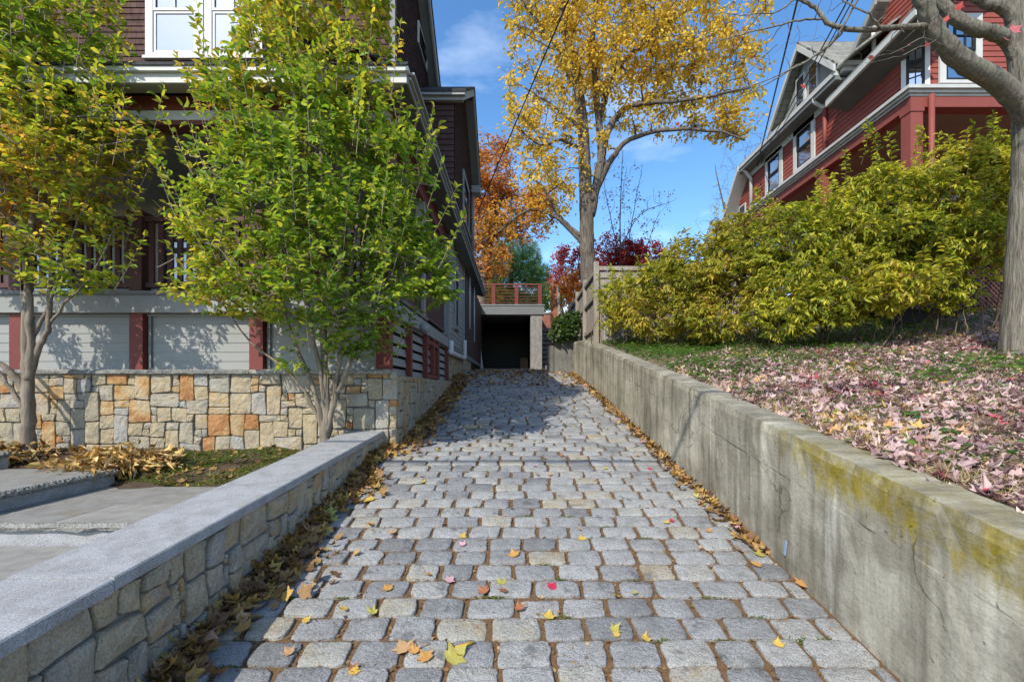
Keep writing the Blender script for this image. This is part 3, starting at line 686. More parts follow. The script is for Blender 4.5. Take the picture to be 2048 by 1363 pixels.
# porch beam, soffit, fascia, roof
mb = MB(); mb.box(-12, -1.5, 5.40, 5.62, 4.81, 4.99, 0); mb.box(-12, -1.49, 5.385, 5.63, 4.70, 4.808, 1); mb.box(-12, -1.5, 5.40, 5.62, 4.655, 4.698, 0); mb.build('porch_beam', [m_maroon, m_white], hb)
mb = MB(); mb.prism([(-12, 5.06, 4.915), (-12, 5.385, 5.01), (-12, 5.385, 5.025), (-12, 5.06, 4.93)], (10.75, 0, 0)); mb.build('soffit', m_offw, hb)
mb = MB(); mb.box(-12, -1.2, 5.03, 5.06, 4.90, 5.0); mb.box(-12, -1.17, 4.985, 5.06, 5.002, 5.05); mb.build('front_gutter', m_white, hb)
mb = MB(); mb.add([(-12, 4.97, 5.052), (-1.17, 4.97, 5.052), (-2.66, 7.9, 5.62), (-12, 7.9, 5.62), (-12, 4.97, 5.085), (-1.17, 4.97, 5.085), (-2.66, 7.9, 5.66), (-12, 7.9, 5.66)], [(0, 3, 2, 1), (4, 5, 6, 7), (0, 1, 5, 4), (1, 2, 6, 5), (2, 3, 7, 6), (3, 0, 4, 7)])
mb.build('porch_roof', m_roof_d, hb)
bx('porch_ceiling', m_gsiding, hb, -12, -1.62, 5.63, 9.99, 4.64, 4.67)
mb = MB(); clap(mb, (-12, 7.6, 0), (1, 0, 0), 2.73, 4.64, .12, (0, -1, 0), lambda z: (0, 9.6)); clap(mb, (-2.4, 7.6, 0), (0, 1, 0), 2.73, 4.64, .12, (1, 0, 0), lambda z: (0, 2.5))
mb.box(-12, -2.42, 7.62, 10.1, 2.73, 4.64); mb.build('porch_wall', m_gsiding, hb)
for x, wd in ((-3.5, .95), (-5.35, .9), (-7.6, .95)):
    window(hb, (x - wd / 2, 7.585, 3.25 if x > -7 else 2.85), (1, 0, 0), (0, -1, 0), wd, 1.2 if x > -7 else 1.6, .07, m_black, m_black, (2, 1), (1, 1), m_glass_d)
bx('door', m_black, hb, -4.75, -4.02, 7.54, 7.58, 2.74, 4.4)
mb = MB(); mb.tube([(-2.05, 7.2, 4.638), (-2.05, 7.2, 4.63)], .06, 12); lm, lt, lp, lnd, llk = newmat('lamp_glow'); lp.inputs['Emission Color'].default_value = (1, .95, .8, 1); lp.inputs['Emission Strength'].default_value = 6
mb.build('recessed_lamp', lm, hb)
# side eave running up the driveway
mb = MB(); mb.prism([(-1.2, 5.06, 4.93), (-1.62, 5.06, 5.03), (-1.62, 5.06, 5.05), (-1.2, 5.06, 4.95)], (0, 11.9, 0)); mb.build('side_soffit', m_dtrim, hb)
mb = MB(); mb.box(-1.205, -1.185, 5.062, 16.9, 4.905, 5.0); mb.box(-1.185, -1.12, 5.062, 16.95, 5.002, 5.03); mb.box(-1.20, -1.155, 5.07, 16.92, 4.955, 4.985); mb.build('side_gutter', m_gtrim, hb)
mb = MB(); mb.prism([(-1.19, 5.064, 5.052), (-1.19, 5.064, 5.085), (-2.6, 5.064, 5.66), (-2.6, 5.064, 5.62)], (0, 11.84, 0)); mb.build('side_roof', m_roof_d, hb)
bx('side_beam', m_maroon, hb, -1.68, -1.52, 5.64, 9.9, 4.655, 4.99)
# grey sided bay with stone base
mb = MB(); clap(mb, (-1.5, 10.12, 0), (0, 1, 0), 2.6, 4.95, .12, (1, 0, 0), lambda z: (0, 2.9)); mb.box(-4, -1.51, 10.12, 13.02, 2.6, 4.98); clap(mb, (-4, 10.12, 0), (1, 0, 0), 2.6, 4.95, .12, (0, -1, 0), lambda z: (0, 2.5)); mb.build('bay_wall', m_gsiding, hb)
mb = MB(); mb.box(-1.52, -1.465, 10.09, 10.24, 2.58, 4.95); mb.box(-1.52, -1.465, 12.92, 13.04, 2.58, 4.95); mb.build('corner_board', m_gtrim, hb)
window(hb, (-1.488, 11.0, 3.05), (0, 1, 0), (1, 0, 0), .62, 1.45, .07, m_gtrim, m_black, (1, 1), (1, 1), m_glass_d)
mb = MB(); mb.box(-1.54, -1.46, 10.05, 20.0, 2.44, 2.579); mb.build('water_table', m_dtrim, hb)
mb = MB(); stone_face(mb, (-1.5, 10.1, 1.6), (0, 1, 0), (0, 0, 1), (1, 0, 0), pack(4.9, .84, .07, [(1, 3), (1, 4), (2, 3), (1, 2), (2, 2), (2, 1)], 8), .008, .004); stone_face(mb, (-2.2, 10.09, 1.6), (1, 0, 0), (0, 0, 1), (0, -1, 0), pack(.7, .84, .07, ASH, 9), .006, .004)
mb.build('stone_base', m_sand, hb); bx('base_core', m_gap, hb, -4, -1.52, 10.12, 20, 1.6, 2.44)
# brown slatted rear section
mb = MB(); mb.box(-4, -1.5, 13.06, 19.0, 2.58, 4.98); y = 13.1
while y < 18.95: mb.box(-1.498, -1.45, y, y + .09, 2.582, 4.93); y += .13
mb.build('slatted_wing', m_brownwood, hb)
for y in (13.75, 15.2): tubepart('downspout', m_pvc, hb, [(-1.40, y, 4.9), (-1.40, y, 3.35 if y < 14 else 3.1)], .02)
mb = MB(); P = smooth([(-1.42, 10.0, 2.62), (-1.42, 10.0, 2.42), (-1.42, 10.08, 2.36), (-1.42, 12.45, 2.40), (-1.42, 12.6, 2.46), (-1.42, 12.6, 2.9)], 4); mb.tube(P, .055, 10); mb.build('drain_pipe', m_pvc, hb)
mb = MB(); mb.tube([(-1.46, 7.2, 2.55), (-1.40, 7.2, 2.55)], .03, 8); mb.tube([(-1.41, 7.2, 2.56), (-1.40, 7.12, 2.53), (-1.39, 7.0, 2.49)], [.03, .06, .08], 12); mb.build('floodlight', m_steel, hb)
# upper storey: front wall
mb = MB(); clap(mb, (-12, 7.9, 0), (1, 0, 0), 5.05, 10.4, .104, (0, -1, 0), lambda z: (0, 9.92), t=.016); mb.box(-12, -2.1, 7.92, 8.1, 5.0, 10.4); mb.build('upper_front_wall', m_sh_x, hb)
bx('corner_board', m_dtrim, hb, -2.16, -2.07, 7.86, 7.96, 5.4, 10.3)
window(hb, (-6.30, 7.885, 6.97 + .24), (1, 0, 0), (0, -1, 0), .98, 1.62, .125, m_white, m_white, (2, 1), (1, 1), m_glass, label='white framed window of pale reflecting glass nearest the left edge')
window(hb, (-5.30, 7.885, 6.97 + .24), (1, 0, 0), (0, -1, 0), .98, 1.62, .125, m_white, m_white, (2, 1), (1, 1), m_glass)
# upper storey: gabled side wall
rk = lambda Y: 9.77 - .89 * (Y - 9.77)
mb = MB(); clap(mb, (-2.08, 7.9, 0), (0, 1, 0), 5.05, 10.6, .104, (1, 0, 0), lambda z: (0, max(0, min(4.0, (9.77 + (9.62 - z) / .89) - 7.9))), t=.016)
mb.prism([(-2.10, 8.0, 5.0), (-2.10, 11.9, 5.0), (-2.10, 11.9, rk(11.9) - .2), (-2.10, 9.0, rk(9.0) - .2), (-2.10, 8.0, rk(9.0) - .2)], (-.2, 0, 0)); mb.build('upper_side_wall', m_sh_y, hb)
def slab(name, x0, x1, ya, yb, zf, th, drop, m1, parent):
    mb = MB(); mb.prism([(x0, ya, zf(ya)), (x0, yb, zf(yb)), (x0, yb, zf(yb) - th), (x0, ya, zf(ya) - th)], (x1 - x0, 0, 0)); return mb.build(name, m1, parent)
slab('main_roof', -1.80, -12, 8.2, 12.1, lambda Y: rk(Y) + .06, .06, 0, m_roof_d, hb)
slab('rake_board', -1.82, -1.86, 8.2, 12.0, lambda Y: rk(Y) - .003, .24, 0, m_gtrim, hb)
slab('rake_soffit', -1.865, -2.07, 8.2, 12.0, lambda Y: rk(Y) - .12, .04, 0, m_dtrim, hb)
window(hb, (-2.062, 9.6, 8.75), (0, 1, 0), (1, 0, 0), .9, .46, .045, m_white, m_black, (1, 1), (1, 1), m_glass_d, label='small white edged window in the dark gable wall', sill=0)
# second block: a lower gable across the driveway side
XW, XR = -1.26, -1.03; pk = (11.15, 8.77)
gf = lambda Y: pk[1] - (.67 * (pk[0] - Y) if Y < pk[0] else .75 * (Y - pk[0]))
mb = MB(); clap(mb, (-4, 9.3, 0), (1, 0, 0), 5.2, 7.31, .115, (0, -1, 0), lambda z: (0, 2.74), t=.02)
clap(mb, (XW, 9.3, 0), (0, 1, 0), 5.1, 8.7, .104, (1, 0, 0), lambda z: (max(0, pk[0] - (pk[1] - .16 - z) / .67 - 9.3), min(3.55, pk[0] + (pk[1] - .16 - z) / .75 - 9.3)), t=.016, mi=1)
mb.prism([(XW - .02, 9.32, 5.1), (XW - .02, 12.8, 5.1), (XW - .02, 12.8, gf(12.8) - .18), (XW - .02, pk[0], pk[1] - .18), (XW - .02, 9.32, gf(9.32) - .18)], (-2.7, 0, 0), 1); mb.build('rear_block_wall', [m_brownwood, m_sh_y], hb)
slab('rear_block_roof', XR + .02, -4.6, 9.12, pk[0], lambda Y: gf(Y) + .07, .06, 0, m_roof_d, hb); slab('rear_block_roof', XR + .02, -4.6, pk[0] + .001, 13.2, lambda Y: gf(Y) + .07, .06, 0, m_roof_d, hb)
mb = MB(); mb.box(-4.6, XR - .04, 9.20, 9.295, 7.31, 7.425); mb.box(-4.6, XR, 9.13, 9.199, 7.375, 7.455); mb.build('cornice', m_gtrim, hb)
for y0, y1 in ((9.2, pk[0]), (pk[0] + .001, 13.1)):
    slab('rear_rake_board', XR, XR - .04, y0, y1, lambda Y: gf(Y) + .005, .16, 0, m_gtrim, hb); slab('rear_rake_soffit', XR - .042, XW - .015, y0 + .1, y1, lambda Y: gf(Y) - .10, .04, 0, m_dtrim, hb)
mb = MB(); mb.box(-1.5, XR + .02, 12.75, 13.12, 6.98, 7.17); mb.build('eave_return', m_gtrim, hb)
window(hb, (XW + .015, 10.6, 5.45), (0, 1, 0), (1, 0, 0), 1.2, 1.15, .07, m_gtrim, m_black, (1, 1), (1, 1), m_glass_d)
tubepart('downspout', m_gtrim, hb, [(-1.22, 12.9, 6.95), (-1.22, 12.9, 5.3)], .035)

# ------------------------------------------------------------------ garage at the top of the drive
ga = thing('garage', (0, 19, 2.4), 'open dark garage with grey beam and railed roof deck at the top of the driveway', 'garage')
GY = 19.0; gx = lambda px: (px - CX) / F * GY; gzz = lambda py: H + (HY - py) / F * GY
bx('pillar', m_conc2, ga, gx(1061), gx(1084), GY, GY + .5, 2.3, gzz(630))
bx('beam', m_dtrim, ga, -4.2, gx(1088), GY - .05, GY + .5, gzz(629) + .002, gzz(611))
bx('deck', m_gtrim, ga, -4.2, gx(1088) + .03, GY - .08, GY + 6, gzz(611) + .002, gzz(609))
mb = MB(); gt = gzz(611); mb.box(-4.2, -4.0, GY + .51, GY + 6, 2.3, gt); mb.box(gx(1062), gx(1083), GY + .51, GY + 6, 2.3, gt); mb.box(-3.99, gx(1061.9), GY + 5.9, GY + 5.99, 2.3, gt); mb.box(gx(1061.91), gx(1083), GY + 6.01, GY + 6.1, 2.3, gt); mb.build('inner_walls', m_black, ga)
bx('floor', m_conc2, ga, -4, gx(1061), GY - .3, GY + 5.9, 2.30, 2.395)
rl = MB()
for k in range(6): rl.box(-4, gx(1083), GY + .03, GY + .06, gzz(609) + .09 + k * .125, gzz(609) + .106 + k * .125)
rl.box(-4, gx(1084), GY + .0, GY + .09, gzz(609) + .82, gzz(609) + .86); rl = rl.build('railing', m_redp, ga)
for px in (987, 1033, 1080): bx('post', m_maroon, rl, gx(px) - .075, gx(px) + .075, GY - .02, GY + .13, gzz(609) + .002, gzz(570))
t = thing('leaning_board', (gx(966), 18.7, 2.4), 'narrow white board leaning against the house end by the garage opening', 'board')
mb = MB(); mb.obox((gx(962) * .985, 18.6, 2.38), (.10, 0, 0), (0, .03, 0), (-.12, 0, .95)); mb.build('board', m_offw, t)
t = thing('storage_box', (gx(1048), 20.5, 2.395), 'brown cardboard box standing just inside the dark garage', 'box')
mb = MB(); mb.box(.15, .50, 21.3, 21.8, 2.395, 2.98); b_ = mb.build('box_body', m_card, t); mb = MB(); mb.box(.13, .52, 21.28, 21.82, 2.981, 3.0); mb.build('lid', m_card, t)
t = thing('wheelie_bin', (gx(1098), 18.3, 2.35), 'black plastic wheeled bin beside the garage pillar', 'bin')
mb = MB(); b0 = (gx(1094), 18.0); mb.prism([(b0[0] - .02, 18, 2.36), (b0[0] + .36, 18, 2.36), (b0[0] + .36, 18.45, 2.36), (b0[0] - .02, 18.45, 2.36)], (0, 0, .85)); mb.build('bin_body', m_bin, t)
mb = MB(); mb.box(b0[0] - .05, b0[0] + .39, 17.97, 18.5, 3.212, 3.27); mb.build('lid', m_bin, t)
# outdoor stair to the right of the pillar
st_ = thing('timber_stair', (1.4, 19.5, 2.4), 'stacked grey timber stair climbing between the garage pillar and the concrete pier', 'stairs')
for k in range(9):
    mb = MB(); mb.box(gx(1086), gx(1130), GY + .25 + k * .28, GY + .55 + k * .28, 2.40 + k * .23, 2.40 + k * .23 + .15); mb.build('tread', m_conc2, st_)
mb = MB()
for k in range(9): mb.box(gx(1087), gx(1129), GY + .32 + k * .28, GY + .6 + k * .28, 2.25 + k * .23 , 2.399 + k * .23)
mb.build('riser', m_gap, st_)
t = thing('brick_wall', (1.6, 22.5, 4.4), 'small red brick wall above the timber stair behind the pier', 'wall')
mb = MB(); mb.box(1.12, 2.9, 22.4, 22.8, 2.4, 5.2); mb.build('brickwork', m_brick, t); bx('coping', m_conc2, t, 1.08, 2.94, 22.36, 22.84, 5.201, 5.26)

# ------------------------------------------------------------------ fence
fn = thing('fence', (1.72, 10.6, 2.6), 'weathered grey board fence climbing behind the concrete wall', 'fence')
c0 = at(1192, 690, 10.5); ft = float(at(0, 531, 10.5)[2])
mb = MB()
def post(x, y, z0, z1): bx('post', m_greypl, fn, x - .055, x + .055, y - .055, y + .055, z0, z1)
post(c0[0], 10.5, 2.5, ft + .08)
ye = [10.5, 12.0, 13.5, 15.0, 16.5, 18.0]
for a, b in zip(ye[:-1], ye[1:]):
    x = 1.78; mb = MB(); k = int((b - a - .1) / .14)
    for i in range(k):
        y0 = a + .06 + i * (b - a - .12) / k
        mb.box(x + random.uniform(-.006, .006), x + .022, y0, y0 + (b - a - .12) / k - .006, 2.5, ft - .18 + random.uniform(-.006, .006))
    mb.build('panel', m_greypl, fn)
    mb = MB(); mb.box(x - .05, x - .008, a + .06, b - .06, ft - .20, ft - .11); mb.box(x - .05, x - .008, a + .06, b - .06, ft - .75, ft - .66); mb.box(x - .05, x - .008, a + .06, b - .06, ft - 1.45, ft - 1.36); mb.build('rail', m_greypl, fn)
    post(x - .02, b, 2.5, ft + .02)
for a, b in ((c0[0], c0[0] + 1.8), (c0[0] + 1.8, c0[0] + 3.6)):
    mb = MB(); k = 12
    for i in range(k):
        x0 = a + .06 + i * (b - a - .12) / k; mb.box(x0, x0 + (b - a - .12) / k - .006, 10.5 + random.uniform(-.005, .005), 10.522, 2.5, ft - .14)
    mb.build('panel', m_greypl, fn)
    mb = MB(); mb.box(a + .055, b - .055, 10.46, 10.497, ft - .11, ft - .02); mb.box(a + .055, b - .055, 10.47, 10.497, ft - .28, ft - .22); mb.build('rail', m_greypl, fn); post(b, 10.5, 2.5, ft + .02)
rp = thing('wooden_post', at(1108, 640, 17), 'tall rust coloured timber post standing behind the ivy covered pier', 'post')
mb = MB(); q = at(1108, 640, 17); mb.box(q[0] - .12, q[0] + .10, 16.9, 17.15, 2.6, float(at(0, 560, 17)[2])); mb.build('shaft', plain('rusty_wood', (.33, .12, .05), (.2, .07, .03), scale=9, bst=.5), rp)
bx('pale_board', m_greypl, rp, q[0] + .104, q[0] + .2, 16.92, 17.1, 2.6, float(at(0, 572, 17)[2]))

# ------------------------------------------------------------------ right house
rh = thing('house', (10, 11, 3.5), 'red clapboard house with white trim, dormer and deep porch on the right', 'house')
SX = 7.1; ev = (6.74, 8.20)
U, Wd_ = A(0, 1, 0), A(-1, 0, 0)
# rear side wall
mb = MB(); clap(mb, (SX, 8.59, 0), (0, 1, 0), 6.92, 8.12, .1, (-1, 0, 0), lambda z: (0, 6.2)); mb.box(SX + .01, SX + .3, 8.6, 14.8, 6.8, 8.3); mb.build('side_wall', m_red, rh)
for y0, wd, zb, zt in ((11.0, .84, 7.05, 8.12), (12.35, .83, 7.0, 8.08)):
    window(rh, (SX - .015, y0 + wd, zb), (0, -1, 0), (-1, 0, 0), wd, zt - zb, .13, m_white, m_black, (1, 1), (1, 1), m_glass, sill=0)
# chamfered corner with window
ca, cb = A(SX, 8.59, 0), A(7.42, 8.3, 0); cu = nrm(cb - ca); cl = float(np.linalg.norm(cb - ca)); cnn = A(cu[1], -cu[0], 0)
mb = MB(); clap(mb, ca, cu, 6.92, 8.3, .1, cnn, lambda z: (0, cl)); mb.prism([ca + A(0, 0, 6.85) - cnn * .01, cb + A(0, 0, 6.85) - cnn * .01, cb + A(.3, .3, 6.85), ca + A(.3, .2, 6.85)], (0, 0, 1.5)); mb.build('corner_wall', m_red, rh)
window(rh, ca + cu * .015 + A(0, 0, 6.96) + cnn * .015, cu, cnn, cl - .03, 1.12, .07, m_white, m_black, (2, 2), (2, 2), m_glass, sill=0)
# front wall and its window
mb = MB(); clap(mb, (7.42, 8.3, 0), (1, 0, 0), 6.92, 11.2, .1, (0, -1, 0), lambda z: (0, min(7.5, max(0.02, 7.5)))); mb.box(7.43, 15, 8.31, 8.6, 6.8, 11.2); mb.build('front_wall', m_red, rh)
window(rh, (7.53, 8.285, 7.02), (1, 0, 0), (0, -1, 0), .76, 1.24, .115, m_white, m_black, (3, 2), (1, 1), m_glass, sill=0, label='black sashed window in a pale grey frame facing the street')
# porch cornice, beam, posts, ceiling
mb = MB()
for k, (ox, z0, z1) in enumerate(((0, 6.86, 6.92), (.05, 6.81, 6.858), (.09, 6.77, 6.808))):
    mb.box(6.87 + ox, SX + .1, 8.13 + ox, 15.6, z0, z1, 0); mb.box(SX + .102, 15, 8.13 + ox, 8.5, z0, z1, 0)
mb.build('porch_cornice', m_offw, rh)
mb = MB(); mb.box(6.99, 7.21, 8.23, 15.5, 6.58, 6.768); mb.box(7.212, 15, 8.23, 8.46, 6.58, 6.768); mb.build('porch_beam', m_redp, rh)
for y in (8.22, 10.6, 13.0, 15.2):
    mb = MB(); mb.box(6.99, 7.21, y + .01, y + .22, 3.96, 6.50); mb.box(6.975, 7.225, y - .005, y + .235, 6.501, 6.578); mb.build('porch_post', m_redp, rh)
bx('porch_post', m_redp, rh, 10.4, 10.7, 8.22, 8.52, 3.96, 6.528)
bx('porch_ceiling', m_cream, rh, 7.215, 15, 8.465, 15.5, 6.60, 6.64)
bx('porch_floor', m_redp, rh, 6.9, 15, 8.12, 15.6, 3.88, 3.958)
mb = MB(); mb.box(9.3, 15, 10.9, 15.5, 3.9, 6.6); mb.build('porch_inner_wall', plain('dark_red_wall', (.025, .018, .016), bst=.05), rh)
mb = MB(); mb.box(9.5, 9.62, 10.85, 10.89, 4.0, 6.0); mb.box(9.5, 12, 10.85, 10.89, 6.0, 6.12); mb.box(9.45, 12, 10.84, 10.89, 6.16, 6.24, 1); mb.build('porch_door_trim', [m_offw, m_black], rh)
mb = MB(); z0, z1 = 3.0, 3.88
for sgn in (1, -1):
    for k in range(-12, 90):
        x0 = 6.95 + k * .09
        a, b = (x0, x0 + sgn * (z1 - z0))
        lo, hi = 6.95, 14.0
        if max(a, b) < lo or min(a, b) > hi: continue
        ta = max(0, min(1, (lo - a) / (b - a) if b > a else (hi - a) / (b - a))) if a < lo or a > hi else 0
        tb = max(0, min(1, (hi - a) / (b - a) if b > a else (lo - a) / (b - a))) if b > hi or b < lo else 1
        p = A(a + (b - a) * ta, 8.26 + (.012 if sgn > 0 else 0), z0 + (z1 - z0) * ta); q = A(a + (b - a) * tb, 8.26 + (.012 if sgn > 0 else 0), z0 + (z1 - z0) * tb)
        if np.linalg.norm(q - p) < .05: continue
        mb.obox(p, q - p, (.03, 0, 0), (0, .010, 0))
mb.build('lattice', m_dmaroon, rh); bx('lattice_backing', m_gap, rh, 6.95, 15, 8.5, 8.6, 2.6, 3.87)
# eaves and roofs
def eave(y0, y1, z, xo=6.74):
    mb = MB(); mb.box(xo, xo + .10, y0, y1, z, z + .10, 0); mb.box(xo + .03, xo + .13, y0 + .002, y1 - .002, z - .09, z - .002, 1); mb.box(xo + .132, SX - .002, y0 + .004, y1 - .004, z - .10, z - .05, 1); mb.box(SX - .05, SX - .0175, y0, y1, z - .26, z - .102, 0)
    mb.build('eave', [m_offw, m_dtrim], rh)
eave(9.85, 14.2, 8.24)
def roofp(name, pts, m=m_roof_g, th=.05):
    mb = MB(); mb.prism(pts, (0, 0, th)); return mb.build(name, m, rh)
roofp('main_roof', [(6.78, 9.3, 8.345), (6.78, 14.1, 8.345), (11, 13.0, 11.5), (11, 9.3, 11.5)])
# front block low eave and gable rake
mb = MB(); xo = 6.62
zf = lambda Y: 7.62 + (9.95 - Y) * .075
mb.prism([(xo, 7.7, zf(7.7)), (xo, 9.95, zf(9.95)), (xo, 9.95, zf(9.95) + .11), (xo, 7.7, zf(7.7) + .11)], (.06, 0, 0), 0)
mb.prism([(xo + .062, 7.72, zf(7.7) - .02), (xo + .062, 9.93, zf(9.95) - .02), (SX, 9.93, zf(9.95) - .12), (SX, 7.72, zf(7.7) - .12)], (0, 0, .04), 2)
mb.build('front_eave', [m_offw, m_dtrim, plain('soffit_grey', (.10, .10, .10), bst=.03)], rh)
roofp('front_roof', [(6.64, 7.65, 7.91), (6.64, 9.98, 7.74), (8.0, 9.98, 8.95), (10.5, 9.4, 11.4), (10.5, 7.65, 11.6)])
mb = MB(); mb.prism([(6.66, 7.66, 7.66), (6.66, 7.66, 7.86), (10.5, 7.66, 11.55), (10.5, 7.66, 11.3)], (0, .05, 0)); mb.prism([(6.8, 7.72, 7.70), (6.8, 7.72, 7.78), (10.5, 7.72, 11.42), (10.5, 7.72, 11.34)], (0, .58, 0)); mb.build('front_rake', m_offw, rh)
# small red gable between the roofs
mb = MB(); clap(mb, (7.7, 8.9, 0), (0, 1, 0), 8.4, 9.6, .1, (-1, 0, 0), lambda z: (max(0, (z - 9.05) * 1.0), 1.6 - max(0, (z - 8.6)) * 1.0)); mb.build('upper_gable', m_red, rh)
roofp('upper_gable_roof', [(7.35, 9.55, 9.55), (7.35, 10.7, 8.5), (11, 10.7, 8.5), (11, 9.55, 9.55)], m_roof_g)
slab('upper_gable_rake', 7.33, 7.38, 9.5, 10.75, lambda Y: 9.55 - (Y - 9.55) * .913 - .005, .14, 0, m_gtrim, rh)
# dormer
dm = MB(); dm.prism([(7.0, 10.0, 8.36), (7.0, 12.2, 8.36), (7.0, 12.2, 8.55), (7.0, 11.12, 9.72), (7.0, 10.0, 8.55)], (3, 0, 0)); dm = dm.build('dormer', m_gtrim, rh)
def drf(y0, z0, y1, z1):
    mb = MB(); mb.prism([(6.72, y0, z0), (6.72, y1, z1), (11, y1, z1), (11, y0, z0)], (0, 0, .06)); mb.build('dormer_roof', m_roof_g, dm)
    mb = MB(); mb.prism([(6.70, y0, z0 - .002), (6.70, y1, z1 - .002), (6.70, y1, z1 - .15), (6.70, y0, z0 - .15)], (.05, 0, 0)); mb.build('bargeboard', m_offw, dm)
drf(11.125, 9.84, 9.82, 8.46); drf(11.115, 9.84, 12.42, 8.46)
for y0 in (11.2, 10.72):
    mb = MB(); mb.box(6.95, 6.998, y0, y0 + .36, 8.50, 9.25); wn = mb.build('window', m_white, dm); mb = MB(); mb.box(6.938, 6.948, y0 + .05, y0 + .31, 8.55, 8.87); mb.box(6.938, 6.948, y0 + .05, y0 + .31, 8.90, 9.2); mb.build('pane', m_glass_d, wn)
mb = MB(); mb.box(6.8, 8.6, 9.70, 9.95, 8.36, 8.45); mb.box(6.86, 8.6, 9.75, 9.95, 8.27, 8.358); mb.build('dormer_cornice', m_offw, rh)
tubepart('vent_pipe', m_white, rh, [(7.4, 9.62, 8.5), (7.4, 9.62, 9.08)], .04)
# far gable end
mb = MB(); mb.prism([(SX, 14.22, 6.9), (SX, 15.4, 6.9), (SX, 14.22, 8.25)], (2.5, 0, 0)); mb.build('far_gable_wall', m_gtrim, rh)
mb = MB(); mb.prism([(6.72, 14.12, 8.36), (6.72, 15.6, 6.75), (6.72, 15.6, 6.6), (6.72, 14.12, 8.2)], (3, 0, 0)); mb.build('far_roof', m_offw, rh)
mb = MB(); mb.box(SX - .03, SX - .002, 14.35, 14.75, 6.95, 7.35); wn = mb.build('window', m_white, rh); mb = MB(); mb.box(SX - .04, SX - .031, 14.4, 14.7, 7.0, 7.3); mb.build('pane', m_glass_d, wn)
tubepart('downspout', m_redp, rh, [(SX - .06, 10.6, 8.0), (SX - .06, 10.6, 6.95)], .045)
tubepart('downspout_elbow', m_offw, rh, [(6.80, 10.62, 8.24), (6.80, 10.62, 8.15), (6.9, 10.6, 8.06), (SX - .06, 10.6, 8.0), (SX - .06, 10.6, 7.96)], .042)
tubepart('downspout', m_offw, rh, [(6.8, 13.95, 8.2), (6.95, 13.95, 8.02), (SX - .06, 13.95, 7.9), (SX - .06, 13.95, 6.95)], .05)
tubepart('downspout', m_redp, rh, [(7.31, 8.17, 6.76), (7.31, 8.17, 4.0)], .045)

# ------------------------------------------------------------------ overhead cables
def cable(label, pts, r=.012, sag=.0):
    p0, p1 = np.asarray(pts[0]), np.asarray(pts[1]); u = np.linspace(0, 1, 24)[:, None]
    P = p0 + (p1 - p0) * u; P[:, 2] -= (sag * 4 * u * (1 - u))[:, 0]
    mb = MB(); mb.tube(P, r, 6); return tag(mb.build('overhead_cable', m_wire), label, 'cable', 'overhead cables')
def throughY(a, b, y): f = (y - a[1]) / (b[1] - a[1]); return a + (b - a) * f
a, b = at(957, 420, 12.7), at(1137, 0, 7.2); cable('black cable slanting down to the corner of the brown house', (throughY(a, b, -2), a), .012, 0)
a, b = at(1512, 338, 13.9), at(1592, -3, 7.0); cable('single thick black cable left of the red house eave, bowed most', (throughY(a, b, -2), a), .014, .12)
a, b = at(1514, 332, 13.9), at(1690, -3, 6.6); cable('black cable crossing the dormer of the red house, the upper of two', (throughY(a, b, -2), a), .010, .1)
a, b = at(1516, 336, 13.9), at(1684, 10, 6.6); cable('black cable crossing the dormer of the red house, the lower of two', (throughY(a, b, -2), a), .008, .22)
cable('thick street cable strung across above the camera', ((-16, -1.45, 7.15), (16, -1.35, 7.1)), .03, .0)

